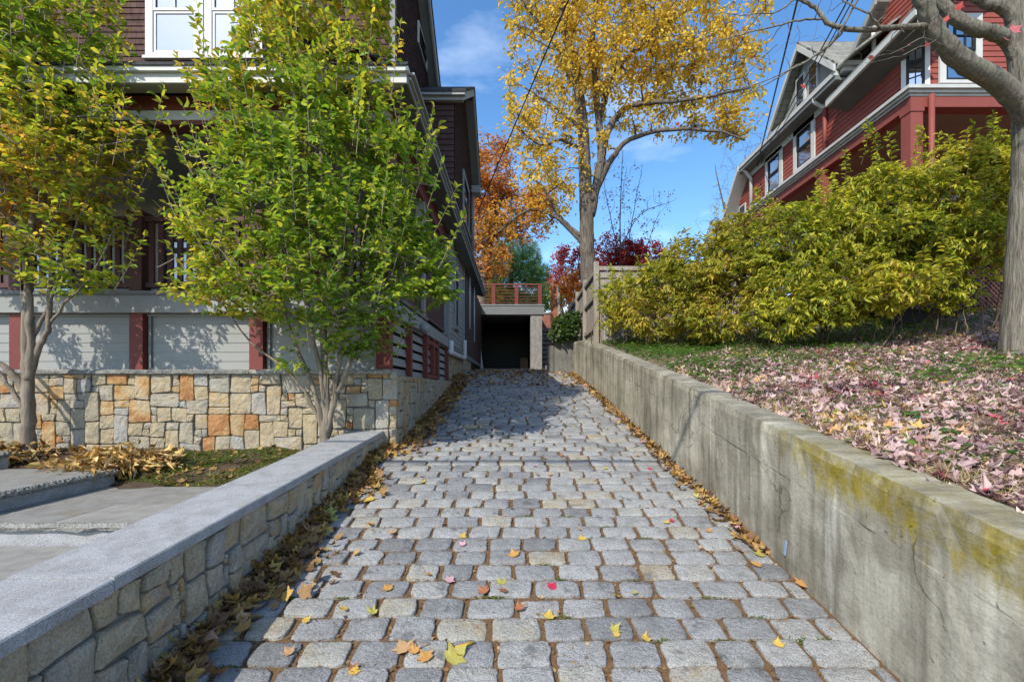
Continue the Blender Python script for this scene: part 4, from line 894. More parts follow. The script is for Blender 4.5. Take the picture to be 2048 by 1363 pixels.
# ------------------------------------------------------------------ trees
def hornbeam(label, base, stems, ells, nb, ntw, per, seed, obias):
    global rng
    rng = np.random.default_rng(seed); random.seed(seed)
    t = thing('hornbeam_tree', base, label, 'tree', 'young hornbeams planted along the sandstone wall')
    mb = MB(); sk = Skel(); base = np.asarray(base)
    for s in stems: limb(mb, sk, [base + A(*p) if len(p) == 3 else p for p in s[0]], s[1], s[2], 5, 8, .006)
    tg = sample_ell(ells, nb, 2.2); tg = tg[np.argsort(np.linalg.norm(tg - base, axis=1))]
    branch_to(mb, sk, tg, .016, .0045, up=.10, seg=6, n=5, wob=.012, zpen=1.6)
    mb.build('trunk', m_bark_h, t)
    mt = MB(); tt = sample_ell(ells, ntw, 3.2)
    tt = tt[(vnoise(tt, 3.2, seed) + rng.normal(size=len(tt)) * .35) > -.28]
    S = sk.p[:sk.k]
    # twigs end at the sampled points and start a short way back, on or near the skeleton
    tw = []
    for p in tt:
        dv = S - p; dist = np.sqrt((dv * dv).sum(1)); i = int((dist + 1.2 * np.maximum(0, dv[:, 2] + .05)).argmin()); q = S[i]; l = dist[i]
        if l > .75: q = p + (q - p) * (.75 / l); l = .75
        if l < .12: continue
        mid = (p + q) / 2 + A(0, 0, -.06 * l) + rng.normal(size=3) * .07 * l; u = np.linspace(0, 1, 5)[:, None]
        P = (1 - u) ** 2 * q + 2 * u * (1 - u) * mid + u * u * p; mt.tube(P, [.0035, .003, .0026, .002, .0014], 3, cap=False); tw.append(P)
    # long upright shoots that break the outline
    for p in sample_ell(ells, 150, 30):
        c = ells[rng.integers(len(ells))][0]; o = nrm((p - base) * A(1, 1, .6)) * random.uniform(.2, .5) + A(0, 0, random.uniform(.12, .4))
        u = np.linspace(0, 1, 6)[:, None]; P = p - o * .4 + o * u + A(0, 0, .08) * u * u; mt.tube(P, np.linspace(.004, .0015, 6), 3, cap=False); tw.append(P); tw.append(P[2:])
    mt.build('twigs', m_twig_l, t)
    po, di, no = twig_leaves(tw, per, .85, .18)
    K = len(po); Ln = rng.uniform(.045, .095, K)
    bias = obias(po)
    co = palette(po, [(0, (.11, .22, .025)), (.28, (.22, .35, .035)), (.52, (.40, .47, .045)), (.75, (.58, .52, .07)), (.90, (.66, .46, .08)), (1, (.64, .33, .07))], bias, 1.1, .30, seed)
    leaves('crown', po, di, no, Ln, Ln * rng.uniform(.40, .56, K), co, m_leaf, t, T_OVATE, curl=rng.uniform(-.3, 2.6, K))
hy = 4.95; hz = .93
e1 = [pe(640, -30, 4.9, 150, 130, .70), pe(620, 80, 4.9, 170, 130, .75), pe(620, 220, 4.85, 215, 120, .85), pe(625, 340, 4.8, 240, 110, .9), pe(610, 450, 4.75, 265, 105, .95), pe(640, 560, 4.75, 250, 90, .9), pe(450, 560, 4.75, 110, 70, .6), pe(830, 520, 4.75, 105, 80, .5), pe(868, 570, 4.75, 75, 42, .4), pe(800, 330, 4.75, 70, 75, .5), pe(690, 660, 4.8, 130, 55, .5), pe(620, 720, 4.7, 70, 40, .3)]
s1 = [([(0, 0, -.1), (.0, 0, .12), (.01, .0, .5), (.0, -.02, 1.2), (-.03, -.02, 2.4), (-.02, -.02, 3.6), (.02, 0, 5.0)], .062, .012),
      ([(0, 0, .1), (.06, 0, .35), (.13, -.02, .75), (.22, -.02, 1.5), (.38, -.04, 2.6), (.5, -.02, 3.9)], .036, .008),
      ([(0, 0, .18), (.09, -.01, .5), (.3, -.05, .95), (.55, -.08, 1.6), (.85, -.1, 2.5)], .027, .006),
      ([(0, 0, .15), (-.05, -.02, .4), (-.16, -.04, .8), (-.4, -.06, 1.4), (-.7, -.08, 2.3), (-.8, -.05, 3.2)], .032, .007),
      ([(0, 0, .12), (-.10, -.02, .42), (-.32, -.05, .78), (-.75, -.08, 1.15), (-1.2, -.1, 1.75)], .024, .005),
      ([(.01, 0, .4), (-.02, -.06, .8), (-.12, -.15, 1.5), (-.25, -.2, 2.6), (-.2, -.2, 4.2)], .03, .008),
      ([(.01, 0, .45), (.04, -.08, .9), (.2, -.2, 1.6), (.3, -.25, 2.8)], .026, .006)]
hornbeam('bushy green multi-stemmed young tree standing behind the granite capped low wall', (-2.05, hy, hz), s1, e1, 330, 4500, 10, 5, lambda p: -.10 + .20 * np.clip((p[:, 2] - 3.6) / 2, -.8, 1) - .08 * np.clip(p[:, 0] + 1.9, -1, 1))
e2 = [pe(20, -40, 4.9, 190, 120, .7), pe(40, 90, 4.9, 180, 100, .75), pe(70, 190, 4.85, 200, 90, .8), pe(110, 270, 4.8, 200, 80, .8), pe(60, 350, 4.8, 170, 70, .8), pe(100, 440, 4.8, 140, 60, .6), pe(140, 540, 4.75, 100, 45, .4), pe(-60, 400, 4.8, 150, 150, .7), pe(-100, 150, 4.8, 170, 170, .8)]
s2 = [([(0, 0, -.1), (.0, 0, .3), (.0, 0, .75), (-.02, 0, 1.2), (.05, -.02, 2.2), (.1, -.02, 3.4), (.0, 0, 5.0)], .07, .013),
      ([(0, 0, .7), (.12, -.03, 1.05), (.25, -.03, 1.35), (.27, -.03, 1.9), (.2, -.03, 2.8), (.35, -.05, 3.9)], .035, .008),
      ([(0, 0, .75), (.07, -.05, 1.0), (.08, -.06, 1.6), (-.05, -.1, 2.6), (-.2, -.1, 3.9)], .045, .01),
      ([(0, 0, .55), (-.18, -.02, .85), (-.35, -.05, 1.0), (-.7, -.08, 1.5), (-1.0, -.1, 2.4)], .04, .008),
      ([(0, 0, .35), (-.12, -.02, .6), (-.35, -.04, .9), (-.8, -.05, 1.3)], .03, .008),
      ([(.25, -.03, 1.33), (.45, -.06, 1.55), (.8, -.1, 1.9), (1.0, -.1, 2.3)], .016, .005),
      ([(.0, 0, 1.1), (.3, -.05, 1.6), (.6, -.08, 2.4), (.9, -.1, 3.2)], .022, .006)]
hornbeam('orange tinged young tree with one straight trunk at the left edge of the garden', (-5.22, hy, hz), s2, e2, 260, 3600, 10, 9, lambda p: .12 + .10 * np.sin(p[:, 2] * 2.1))

# big yellow maple behind the fence
def yellow_maple():
    global rng
    rng = np.random.default_rng(31); random.seed(31)
    Y = 14.6; t = thing('maple_tree', at(1177, 690, Y), 'tall maple with thick furrowed trunk and golden yellow leaves behind the fence', 'tree')
    mb = MB(); sk = Skel(); a = lambda px, py, dy=0: at(px, py, Y + dy)
    limb(mb, sk, [a(1177, 720), a(1178, 640), a(1177, 560), a(1174, 480), a(1172, 400), a(1169, 330), a(1167, 270), a(1160, 200), a(1148, 130), a(1132, 70), a(1120, 0), a(1115, -90)], .285, .09, 5, 12, .008)
    limb(mb, sk, [a(1180, 430), a(1188, 390), a(1200, 340), a(1203, 290), a(1196, 230), a(1190, 150), a(1186, 60), a(1200, -60)], .17, .06, 5, 10, .01)
    limb(mb, sk, [a(1196, 370), a(1212, 335), a(1228, 312), a(1250, 285), a(1290, 268), a(1350, 258, -.4), a(1430, 262, -.6), a(1490, 280, -.6)], .12, .025, 5, 8, .01)
    limb(mb, sk, [a(1203, 300), a(1215, 262), a(1235, 232), a(1262, 212), a(1310, 205, -.5), a(1400, 196, -.9), a(1500, 175, -1)], .13, .03, 5, 8, .01)
    limb(mb, sk, [a(1198, 235), a(1215, 180), a(1250, 120), a(1320, 60), a(1400, 0)], .11, .03, 5, 8, .01)
    limb(mb, sk, [a(1164, 260), a(1130, 230), a(1090, 200), a(1040, 170)], .07, .02, 5, 7, .01)
    limb(mb, sk, [a(1166, 300), a(1120, 280), a(1080, 290), a(1030, 250)], .06, .015, 5, 7, .01)
    limb(mb, sk, [a(1173, 480), a(1140, 455), a(1110, 420), a(1090, 380), a(1060, 350)], .09, .02, 5, 7, .01)
    limb(mb, sk, [a(1150, 140), a(1110, 90), a(1070, 40), a(1030, -20)], .07, .02, 5, 7, .01)
    limb(mb, sk, [a(1173, 500), a(1120, 440), a(1060, 420), a(1000, 460), a(955, 490)], .07, .02, 5, 7, .01)
    E = [pe(1120, 60, Y, 120, 110, 2.2), pe(1260, 40, Y, 180, 110, 2.6), pe(1400, 70, Y, 130, 95, 2.0), pe(1460, 150, Y, 85, 75, 1.6), pe(1340, 140, Y, 150, 70, 2.0), pe(1230, 150, Y, 120, 80, 2.0), pe(1100, 170, Y, 110, 70, 1.6), pe(1080, 250, Y, 85, 55, 1.3),
         pe(1130, 300, Y, 95, 60, 1.4), pe(1100, 370, Y, 85, 55, 1.2), pe(1470, 240, Y, 60, 40, 1.0), pe(1400, 240, Y, 90, 32, 1.2), pe(1060, 430, Y, 80, 35, 1.0), pe(1220, -70, Y, 260, 100, 2.6), pe(1050, 30, Y, 60, 50, 1.0), pe(1290, 240, Y, 70, 30, .8), pe(1000, 445, Y, 60, 35, .8)]
    tg = sample_ell(E, 420, 2.4); tg = tg[np.argsort(np.linalg.norm(tg - a(1175, 350), axis=1))]
    branch_to(mb, sk, tg, .045, .012, up=.08, seg=6, n=5, wob=.02, zpen=.8)
    mb.build('trunk', m_bark_y, t)
    mt = MB(); tt = sample_ell(E, 6600, 2.9); tt = tt[(vnoise(tt, 1.25, 3) + vnoise(tt, 3.4, 1) * .7 + rng.normal(size=len(tt)) * .22) > -.12]; S = sk.p[:sk.k].copy(); tw = []
    for p in tt:
        dv = S - p; dist = np.sqrt((dv * dv).sum(1)); i = int(dist.argmin()); q = S[i]; l = dist[i]
        if l > .9: q = p + (q - p) * (.9 / l); l = .9
        if l < .1: continue
        mid = (p + q) / 2 + rng.normal(size=3) * .12 * l; u = np.linspace(0, 1, 4)[:, None]
        P = (1 - u) ** 2 * q + 2 * u * (1 - u) * mid + u * u * p; mt.tube(P, [.008, .006, .005, .003], 3, cap=False); tw.append(P)
    mt.build('twigs', m_twig, t)
    po, di, no = twig_leaves(tw, 8.0, .9, .55, t0=.3); po = po + rng.normal(size=po.shape) * .07; K = len(po)
    co = palette(po, [(0, (.40, .28, .05)), (.35, (.68, .47, .06)), (.7, (.80, .61, .10)), (.9, (.74, .48, .07)), (1, (.48, .22, .05))], None, .8, .35, 2)
    lw = (po[:, 0] < at(1085, 0, Y)[0]) & (po[:, 2] < at(0, 385, Y)[2]); co[lw] = co[lw] * A(1.0, .72, .6)
    Ln = rng.uniform(.085, .15, K); no = nrm(no + rng.normal(size=no.shape) * .6)
    leaves('crown', po, di, no, Ln, Ln * .62, co, m_leaf, t, T_OVATE)
yellow_maple()

# grey-barked tree at the right edge
def right_tree():
    global rng
    rng = np.random.default_rng(77); random.seed(77); Y = 5.35
    t = thing('maple_tree', at(2050, 715, Y), 'grey barked tree with a few red leaves on bare limbs at the right edge', 'tree')
    mb = MB(); sk = Skel(); a = lambda px, py, dy=0: at(px, py, Y + dy)
    limb(mb, sk, [a(2052, 760), a(2050, 700), a(2053, 620), a(2060, 500), a(2064, 400), a(2066, 320), a(2066, 250), a(2060, 180), a(2052, 110), a(2046, 40), a(2044, -40), a(2050, -150)], .245, .14, 5, 20, .004, .6)
    limb(mb, sk, [a(2062, 250), a(2036, 205, -.1), a(1996, 165, -.2), a(1945, 135, -.3), a(1905, 105, -.4), a(1878, 75, -.45), a(1860, 40, -.5), a(1845, 0, -.55), a(1820, -60, -.6)], .115, .070, 5, 12, .005)
    limb(mb, sk, [a(2050, 140), a(2016, 80), a(1970, 62, -.1), a(1925, 45, -.1), a(1895, 20, -.1), a(1865, -20, -.1), a(1840, -60)], .082, .055, 5, 10, .004)
    limb(mb, sk, [a(2046, 60), a(2010, 18), a(1970, 5), a(1930, -20)], .07, .05, 5, 10, .004)
    limb(mb, sk, [a(1853, 52, -.5), a(1800, 54, -.5), a(1740, 58, -.6), a(1690, 57, -.6), a(1655, 45, -.6), a(1630, 15, -.6), a(1595, -3, -.6), a(1560, -20, -.6)], .030, .016, 5, 7, .003)
    limb(mb, sk, [a(1642, 38, -.6), a(1600, 40, -.6), a(1540, 55, -.6), a(1470, 72, -.6), a(1420, 88, -.6)], .012, .004, 5, 5, .004)
    limb(mb, sk, [a(1690, 57, -.6), a(1660, 90, -.6), a(1600, 130, -.6), a(1520, 165, -.6), a(1430, 190, -.6)], .011, .003, 5, 5, .005)
    limb(mb, sk, [a(1760, 57, -.6), a(1740, 30, -.7), a(1700, 10, -.7), a(1660, -20, -.7)], .012, .006, 4, 5, .004)
    limb(mb, sk, [a(1720, -10, -.7), a(1660, 90, -.6), a(1580, 140, -.5), a(1500, 185, -.4), a(1420, 215, -.4)], .012, .003, 5, 5, .006)
    limb(mb, sk, [a(1600, -10, -.6), a(1560, 20, -.6), a(1500, 30, -.6), a(1440, 25, -.6)], .010, .003, 4, 5, .006)
    limb(mb, sk, [a(1905, 105, -.4), a(1850, 75, -.6), a(1800, 100, -.7), a(1740, 115, -.7)], .007, .002, 4, 4, .006)
    limb(mb, sk, [a(1880, 80, -.45), a(1840, 95, -.6), a(1790, 115, -.7), a(1730, 125, -.7)], .007, .002, 4, 4, .006)
    E = [pe(1740, 60, Y - .6, 130, 60, .5), pe(1560, 90, Y - .6, 130, 60, .5), pe(1840, 60, Y - .5, 60, 50, .4), pe(1640, -10, Y - .6, 160, 40, .5)]
    tw = branch_to(mb, sk, sample_ell(E, 90, 2), .005, .0016, up=.05, seg=5, n=4, wob=.03, zpen=.3)
    mb.build('trunk', m_bark_r, t)
    P = [a(2022, 62, -.5), a(2005, 72, -.5), a(1912, 22, -.4), a(1886, 45, -.45), a(1850, 88, -.6), a(1605, 168, -.5), a(1800, 97, -.7), a(1744, 110, -.7), a(1352, 250, -.4), a(1822, 92, -.6)]
    sz = [.125, .085, .085, .08, .06, .07, .05, .05, .05, .05]
    P = np.array(P); K = len(P); di = nrm(rng.normal(size=(K, 3)) * A(.8, .2, .8) + A(.2, 0, -.4)); no = nrm(A(0, -1, .3) + rng.normal(size=(K, 3)) * .35)
    co = np.tile(A(.62, .10, .10), (K, 1)) * rng.uniform(.75, 1.1, (K, 1)); co[0] = (.75, .22, .24); co[1] = (.7, .2, .22)
    leaves('crown', P, di, no, np.array(sz), np.array(sz), co, m_leaf, t, T_MAPLE)
right_tree()

def bushtree(name, label, cat, base, trunk, E, nb, ntw, per, pal, seed, L0, L1, wr=.6, thr=-.2, f=1.2, tm=T_DIAMOND, droop=.3, bark=None, group=None, tl=.7, rb=(.05, .012), mat=None, nz=.9, bf=.8, wig=.05):
    global rng
    rng = np.random.default_rng(seed); random.seed(seed)
    t = thing(name, base, label, cat, group); mb = MB(); sk = Skel()
    for pts, r0, r1 in trunk: limb(mb, sk, pts, r0, r1, 4, 7, .01)
    tg = sample_ell(E, nb, 2.2); tg = tg[np.argsort(np.linalg.norm(tg - np.asarray(base), axis=1))]
    branch_to(mb, sk, tg, rb[0], rb[1], up=.08, seg=5, n=4, wob=.02, zpen=.9)
    mb.build('trunk' if cat == 'tree' else 'stems', bark or m_twig, t)
    tt = sample_ell(E, ntw, 3.0); tt = tt[(vnoise(tt, f, seed) + rng.normal(size=len(tt)) * .3) > thr]; S = sk.p[:sk.k].copy(); tw = []; mt = MB()
    for p in tt:
        dv = S - p; dist = np.sqrt((dv * dv).sum(1)); i = int(dist.argmin()); q = S[i]; l = dist[i]
        if l > tl: q = p + (q - p) * (tl / l); l = tl
        if l < .06: continue
        mid = (p + q) / 2 + rng.normal(size=3) * .12 * l + A(0, 0, .1 * l); u = np.linspace(0, 1, 4)[:, None]
        P = (1 - u) ** 2 * q + 2 * u * (1 - u) * mid + u * u * p; mt.tube(P, np.linspace(rb[1] * .5, rb[1] * .2, 4), 3, cap=False); tw.append(P)
    if mt.n: mt.build('twigs', bark or m_twig, t)
    if per > 0:
        po, di, no = twig_leaves(tw, per, .9, droop, t0=.25); po = po + rng.normal(size=po.shape) * wig; K = len(po)
        co = palette(po, pal, None, bf, .35, seed); Ln = rng.uniform(L0, L1, K); no = nrm(no + rng.normal(size=no.shape) * nz * .5)
        leaves('crown' if cat == 'tree' else 'foliage', po, di, no, Ln, Ln * wr, co, mat or m_leaf, t, tm)
    return t
PO = [(0, (.36, .09, .04)), (.4, (.56, .21, .05)), (.75, (.66, .36, .07)), (1, (.64, .44, .08))]
PR = [(0, (.22, .02, .03)), (.5, (.40, .04, .05)), (.85, (.52, .09, .06)), (1, (.55, .18, .06))]
PG = [(0, (.11, .22, .08)), (.5, (.22, .38, .13)), (1, (.36, .50, .20))]
PY = [(0, (.40, .34, .06)), (.6, (.62, .52, .10)), (1, (.6, .38, .08))]
Yo = 23.0
bushtree('maple_tree', 'orange and russet maple partly hidden behind the brown house', 'tree', at(960, 640, Yo), [([at(960, 660, Yo), at(965, 560, Yo), at(985, 460, Yo), at(1000, 380, Yo), at(985, 300, Yo)], .3, .06), ([at(975, 500, Yo), at(1010, 450, Yo), at(1060, 445, Yo)], .12, .04)],
         [pe(960, 350, Yo, 80, 70, 2), pe(1000, 420, Yo, 80, 60, 2), pe(1050, 450, Yo, 70, 40, 1.5), pe(985, 300, Yo, 50, 35, 1.3), pe(930, 450, Yo, 70, 60, 1.5), pe(1075, 400, Yo, 45, 40, 1.2), pe(970, 520, Yo, 60, 40, 1.2)], 120, 3200, 8, PO, 41, .12, .2, thr=-.35, f=.8, bark=m_bark_y, rb=(.07, .02), wig=.1)
Yp = 28.0
bushtree('pine_tree', 'soft green pine rising behind the garage roof deck', 'tree', at(1020, 640, Yp), [([at(1020, 680, Yp), at(1022, 580, Yp), at(1024, 490, Yp)], .25, .04)],
         [pe(1025, 510, Yp, 60, 45, 1.5), pe(1020, 560, Yp, 80, 40, 1.8), pe(1050, 590, Yp, 60, 35, 1.5), pe(990, 580, Yp, 60, 40, 1.5), pe(1070, 550, Yp, 35, 30, 1)], 160, 3600, 17, PG, 43, .14, .26, wr=.13, thr=-.5, f=.8, tm=T_NEEDLE, droop=-.1, bark=m_bark_y, tl=.5, rb=(.05, .015), mat=m_needle, wig=.05)
Yr = 17.5
bushtree('japanese_maple_tree', 'dark red maple with fine leaves just right of the big trunk', 'tree', at(1235, 640, Yr), [([at(1235, 680, Yr), at(1232, 600, Yr), at(1225, 540, Yr), at(1215, 500, Yr)], .10, .03), ([at(1233, 610, Yr), at(1260, 550, Yr), at(1290, 510, Yr)], .07, .02)],
         [pe(1225, 500, Yr, 60, 32, 1.0), pe(1280, 510, Yr, 60, 30, 1.0), pe(1240, 545, Yr, 85, 30, 1.0), pe(1320, 530, Yr, 40, 25, .8)], 80, 1900, 9, PR, 45, .07, .12, thr=-.25, f=1.4, rb=(.03, .008))
bushtree('japanese_maple_tree', 'dark red maple with sparse leaves between the pine and the big trunk', 'tree', at(1140, 640, 19), [([at(1140, 680, 19), at(1138, 600, 19), at(1130, 540, 19)], .08, .02), ([at(1139, 620, 19), at(1150, 560, 19), at(1160, 510, 19)], .05, .02)],
         [pe(1140, 520, 19, 40, 35, .8), pe(1120, 560, 19, 35, 28, .8), pe(1160, 580, 19, 30, 40, .8)], 60, 900, 8, PR, 46, .08, .13, thr=-.15, f=1.4, rb=(.03, .008))
bushtree('shrub', 'amber leaved shrub behind the fence next to the rusty post', 'shrub', at(1130, 640, 17.6), [([at(1130, 690, 17.6), at(1128, 640, 17.6), at(1122, 590, 17.6)], .05, .015)],
         [pe(1128, 595, 17.6, 30, 35, .6), pe(1150, 570, 17.6, 28, 40, .6), pe(1110, 620, 17.6, 16, 22, .4)], 50, 420, 8, PO, 47, .07, .12, thr=-.2, f=1.4, rb=(.02, .006))
Yb = 17.0
bushtree('young_tree', 'thin bare young tree with scattered dull leaves right of the big maple trunk', 'tree', at(1240, 640, Yb), [([at(1240, 690, Yb), at(1241, 560, Yb), at(1240, 440, Yb), at(1246, 300, Yb)], .05, .008), ([at(1241, 560, Yb), at(1262, 450, Yb), at(1285, 330, Yb)], .025, .006), ([at(1241, 520, Yb), at(1220, 430, Yb), at(1206, 350, Yb)], .022, .006), ([at(1241, 500, Yb), at(1280, 430, Yb), at(1350, 400, Yb)], .022, .006), ([at(1240, 600, Yb), at(1290, 500, Yb), at(1320, 420, Yb)], .022, .006)],
         [pe(1245, 380, Yb, 60, 80, .8), pe(1300, 400, Yb, 60, 35, .8), pe(1270, 460, Yb, 70, 35, .8)], 110, 220, 3.0, [(0, (.12, .07, .03)), (.6, (.30, .18, .04)), (1, (.28, .10, .03))], 48, .07, .11, thr=-.3, rb=(.014, .005), tl=.4)
for k, (px, top, lb, sd2) in enumerate(((1490, 250, 'bare leafless tree far behind the left end of the red house', 51), (1560, 200, 'bare leafless tree rising behind the red house roof beside its dormer', 52))):
    Yq = 30 + 3 * k
    bushtree('bare_tree', lb, 'tree', at(px, 640, Yq), [([at(px, 700, Yq), at(px, 520, Yq), at(px + 4, 400, Yq), at(px, top + 60, Yq)], .22, .03), ([at(px, 520, Yq), at(px - 40, 420, Yq), at(px - 60, 330, Yq)], .1, .02), ([at(px, 500, Yq), at(px + 40, 400, Yq), at(px + 50, 300, Yq)], .1, .02)],
             [pe(px, top + 120, Yq, 70, 120, 2.5), pe(px - 30, top + 190, Yq, 70, 70, 2)], 260, 900, .0, PO, sd2, .1, .1, rb=(.03, .008), tl=.9, thr=-.5)
bushtree('shrub', 'yellowing shrub seen through the roof deck railing on its left', 'shrub', at(985, 640, 25.8), [([at(985, 690, 25.8), at(985, 620, 25.8)], .08, .03)], [pe(985, 600, 25.8, 60, 28, .7), pe(950, 590, 25.8, 50, 40, .7)], 60, 700, 8, PY, 55, .12, .2, rb=(.03, .01), thr=-.4)
bushtree('shrub', 'green shrub seen through the roof deck railing on its right', 'shrub', at(1055, 640, 26), [([at(1055, 690, 26), at(1055, 620, 26)], .08, .03)], [pe(1050, 605, 26, 50, 26, .8), pe(1100, 600, 26, 35, 40, .8)], 60, 800, 8, PG, 56, .12, .2, rb=(.03, .01), thr=-.4)

# forsythia hedge on the bank
PF = [(0, (.12, .20, .025)), (.25, (.27, .34, .035)), (.5, (.46, .47, .045)), (.8, (.66, .59, .08)), (.93, (.62, .46, .09)), (1, (.40, .24, .08))]
PF2 = [(0, (.12, .19, .025)), (.3, (.27, .32, .035)), (.58, (.46, .43, .05)), (.85, (.60, .43, .07)), (1, (.46, .25, .06))]
def forsythia(label, px, Y, E, seed, nst, ntw, pal, shoots=(), per=11, L0=.06, L1=.115):
    global rng
    rng = np.random.default_rng(seed); random.seed(seed); X = (px - CX) / F * Y; base = A(X, Y, float(bank(X, Y)))
    t = thing('forsythia_shrub', base, label, 'shrub', 'forsythia hedge on the bank'); mb = MB(); sk = Skel()
    for k in range(nst):
        p = sample_ell(E, 1, 4)[0]; b = base + A(random.uniform(-.7, .7), random.uniform(-.2, .6), 0); b[2] = float(bank(b[0], b[1])) - .03; l = np.linalg.norm(p - b)
        m1 = b + (p - b) * .45 + A(0, 0, .28 * l); limb(mb, sk, [b, b * .6 + m1 * .4 + A(random.uniform(-.15, .15), random.uniform(-.15, .1), .05), m1, p], .010, .003, 4, 5, .008)
    branch_to(mb, sk, sample_ell(E, 150, 2.4), .007, .003, up=.16, seg=5, n=4, wob=.02, zpen=.3)
    tw = []; S = sk.p[:sk.k].copy()
    tt = sample_ell(E, ntw, 3.2); tt = tt[(vnoise(tt, 2.6, seed) + rng.normal(size=len(tt)) * .30) > -.22]
    tt = tt[tt[:, 2] > bank(tt[:, 0], tt[:, 1]) + .06]
    for p in tt:
        dv = S - p; dist = np.sqrt((dv * dv).sum(1)); i = int(dist.argmin()); q = S[i]; l = dist[i]
        if l > .6: q = p + (q - p) * (.6 / l); l = .6
        if l < .1: continue
        mid = (p + q) / 2 + A(0, 0, .16 * l) + rng.normal(size=3) * .08 * l; u = np.linspace(0, 1, 5)[:, None]
        P = (1 - u) ** 2 * q + 2 * u * (1 - u) * mid + u * u * p; mb.tube(P, np.linspace(.0035, .0015, 5), 3, cap=False); tw.append(P)
    for (sx, sy, sx0, sy0) in shoots:
        p, q = at(sx, sy, Y - .2), at(sx0, sy0, Y); u = np.linspace(0, 1, 8)[:, None]; P = q + (p - q) * u + A(.04, 0, 0) * np.sin(u * 3); mb.tube(P, np.linspace(.005, .002, 8), 4, cap=False); tw += [P, P[3:], P]
    for p in sample_ell(E, 45, 40):
        o = nrm(p - base) * random.uniform(.25, .5) + A(0, 0, .15); u = np.linspace(0, 1, 6)[:, None]; P = p - o * .35 + o * u; 
        if P[-1][2] > bank(P[-1][0], P[-1][1]) + .1: mb.tube(P, np.linspace(.004, .0015, 6), 3, cap=False); tw += [P, P[2:]]
    mb.build('stems', m_twig_b, t)
    po, di, no = twig_leaves(tw, per, .85, .38); K = len(po); Ln = rng.uniform(L0, L1, K) * np.where(rng.random(K) < .35, .65, 1)
    co = palette(po, pal, None, 1.5, .3, seed); leaves('foliage', po, di, no, Ln, Ln * rng.uniform(.26, .44, K), co, m_leaf, t, T_OVATE, curl=rng.uniform(-.2, 3.0, K))
forsythia('low green forsythia shrub against the fence corner at the far end of the hedge', 1245, 9.6, [pe(1240, 610, 9.6, 45, 50, .5), pe(1275, 600, 9.5, 60, 68, .6), pe(1232, 590, 9.9, 34, 45, .3), pe(1215, 640, 9.4, 25, 30, .3)], 61, 10, 1500, PF, per=9)
forsythia('rounded olive yellow forsythia shrub second from the fence corner', 1350, 8.9, [pe(1350, 590, 8.9, 80, 88, .7), pe(1310, 630, 8.7, 60, 50, .5), pe(1400, 560, 9, 60, 70, .6), pe(1370, 530, 9, 50, 60, .5)], 62, 12, 2300, PF2, [(1362, 462, 1352, 540), (1420, 450, 1410, 520)])
forsythia('dense olive forsythia shrub below the far gable of the red house', 1470, 8.3, [pe(1460, 580, 8.3, 90, 100, .8), pe(1500, 530, 8.3, 80, 100, .8), pe(1430, 640, 8.0, 70, 45, .5), pe(1465, 490, 8.4, 60, 62, .6)], 63, 13, 2600, PF2, [(1500, 408, 1500, 470), (1545, 400, 1540, 460)])
forsythia('broad bright yellow forsythia shrub in the middle of the hedge', 1590, 7.7, [pe(1580, 560, 7.6, 95, 105, .8), pe(1620, 500, 7.7, 90, 105, .8), pe(1550, 640, 7.2, 80, 50, .5), pe(1640, 600, 7.3, 80, 60, .5), pe(1560, 470, 7.8, 70, 60, .6)], 64, 13, 2700, PF, [(1690, 300, 1685, 380), (1640, 340, 1635, 420)])
forsythia('tall yellow forsythia shrub below the first porch opening', 1720, 7.3, [pe(1720, 480, 7.3, 95, 115, .8), pe(1690, 570, 7.0, 95, 80, .7), pe(1760, 420, 7.3, 80, 90, .7), pe(1700, 610, 6.8, 90, 50, .5)], 65, 13, 2600, PF, [(1735, 240, 1722, 330), (1742, 255, 1760, 360), (1775, 265, 1780, 340)])
forsythia('yellow green forsythia shrub in front of the red porch corner post', 1840, 7.0, [pe(1850, 420, 7.0, 95, 95, .7), pe(1830, 500, 6.8, 100, 75, .6), pe(1790, 570, 6.6, 80, 55, .5), pe(1860, 560, 6.9, 60, 45, .4), pe(1900, 330, 7.0, 60, 45, .5)], 66, 11, 2600, PF, [(1840, 255, 1838, 330), (1900, 280, 1898, 350)])
forsythia('tallest forsythia shrub beside the grey tree trunk at the right end of the hedge', 1965, 6.8, [pe(1965, 390, 6.8, 85, 85, .7), pe(1990, 470, 6.7, 70, 60, .6), pe(1930, 480, 6.6, 70, 60, .5), pe(1990, 330, 6.8, 50, 50, .5), pe(1960, 550, 6.9, 60, 40, .3), pe(1900, 590, 6.8, 60, 35, .3)], 67, 10, 2400, PF, [(1985, 225, 1975, 320), (1945, 245, 1950, 330), (2000, 260, 2000, 330)])
# ivy on the pier
def ivy():
    global rng
    rng = np.random.default_rng(71); Y = 12.3; t = thing('ivy', at(1128, 680, Y), 'dark green ivy tumbling over the concrete pier beside the fence', 'plant')
    E = [pe(1132, 650, Y, 29, 22, .4), pe(1120, 668, 12.15, 22, 18, .25), pe(1146, 640, Y, 16, 18, .3), pe(1140, 662, 12.1, 20, 16, .25)]; po = sample_ell(E, 1500, 6); K = len(po)
    mb = MB(); sk = Skel(); limb(mb, sk, [at(1128, 700, 12.3), at(1128, 670, 12.3), at(1132, 640, 12.3)], .02, .01, 4, 5); branch_to(mb, sk, po[:60], .008, .003); mb.build('stems', m_twig, t)
    leaves('foliage', po, nrm(rng.normal(size=(K, 3)) + A(0, -.3, -.5)), nrm(A(0, -.7, .7) + rng.normal(size=(K, 3)) * .5), rng.uniform(.06, .11, K), rng.uniform(.06, .1, K), palette(po, [(0, (.02, .05, .012)), (.6, (.045, .09, .02)), (1, (.12, .18, .03))]), m_leaf, t, T_OVATE)
ivy()

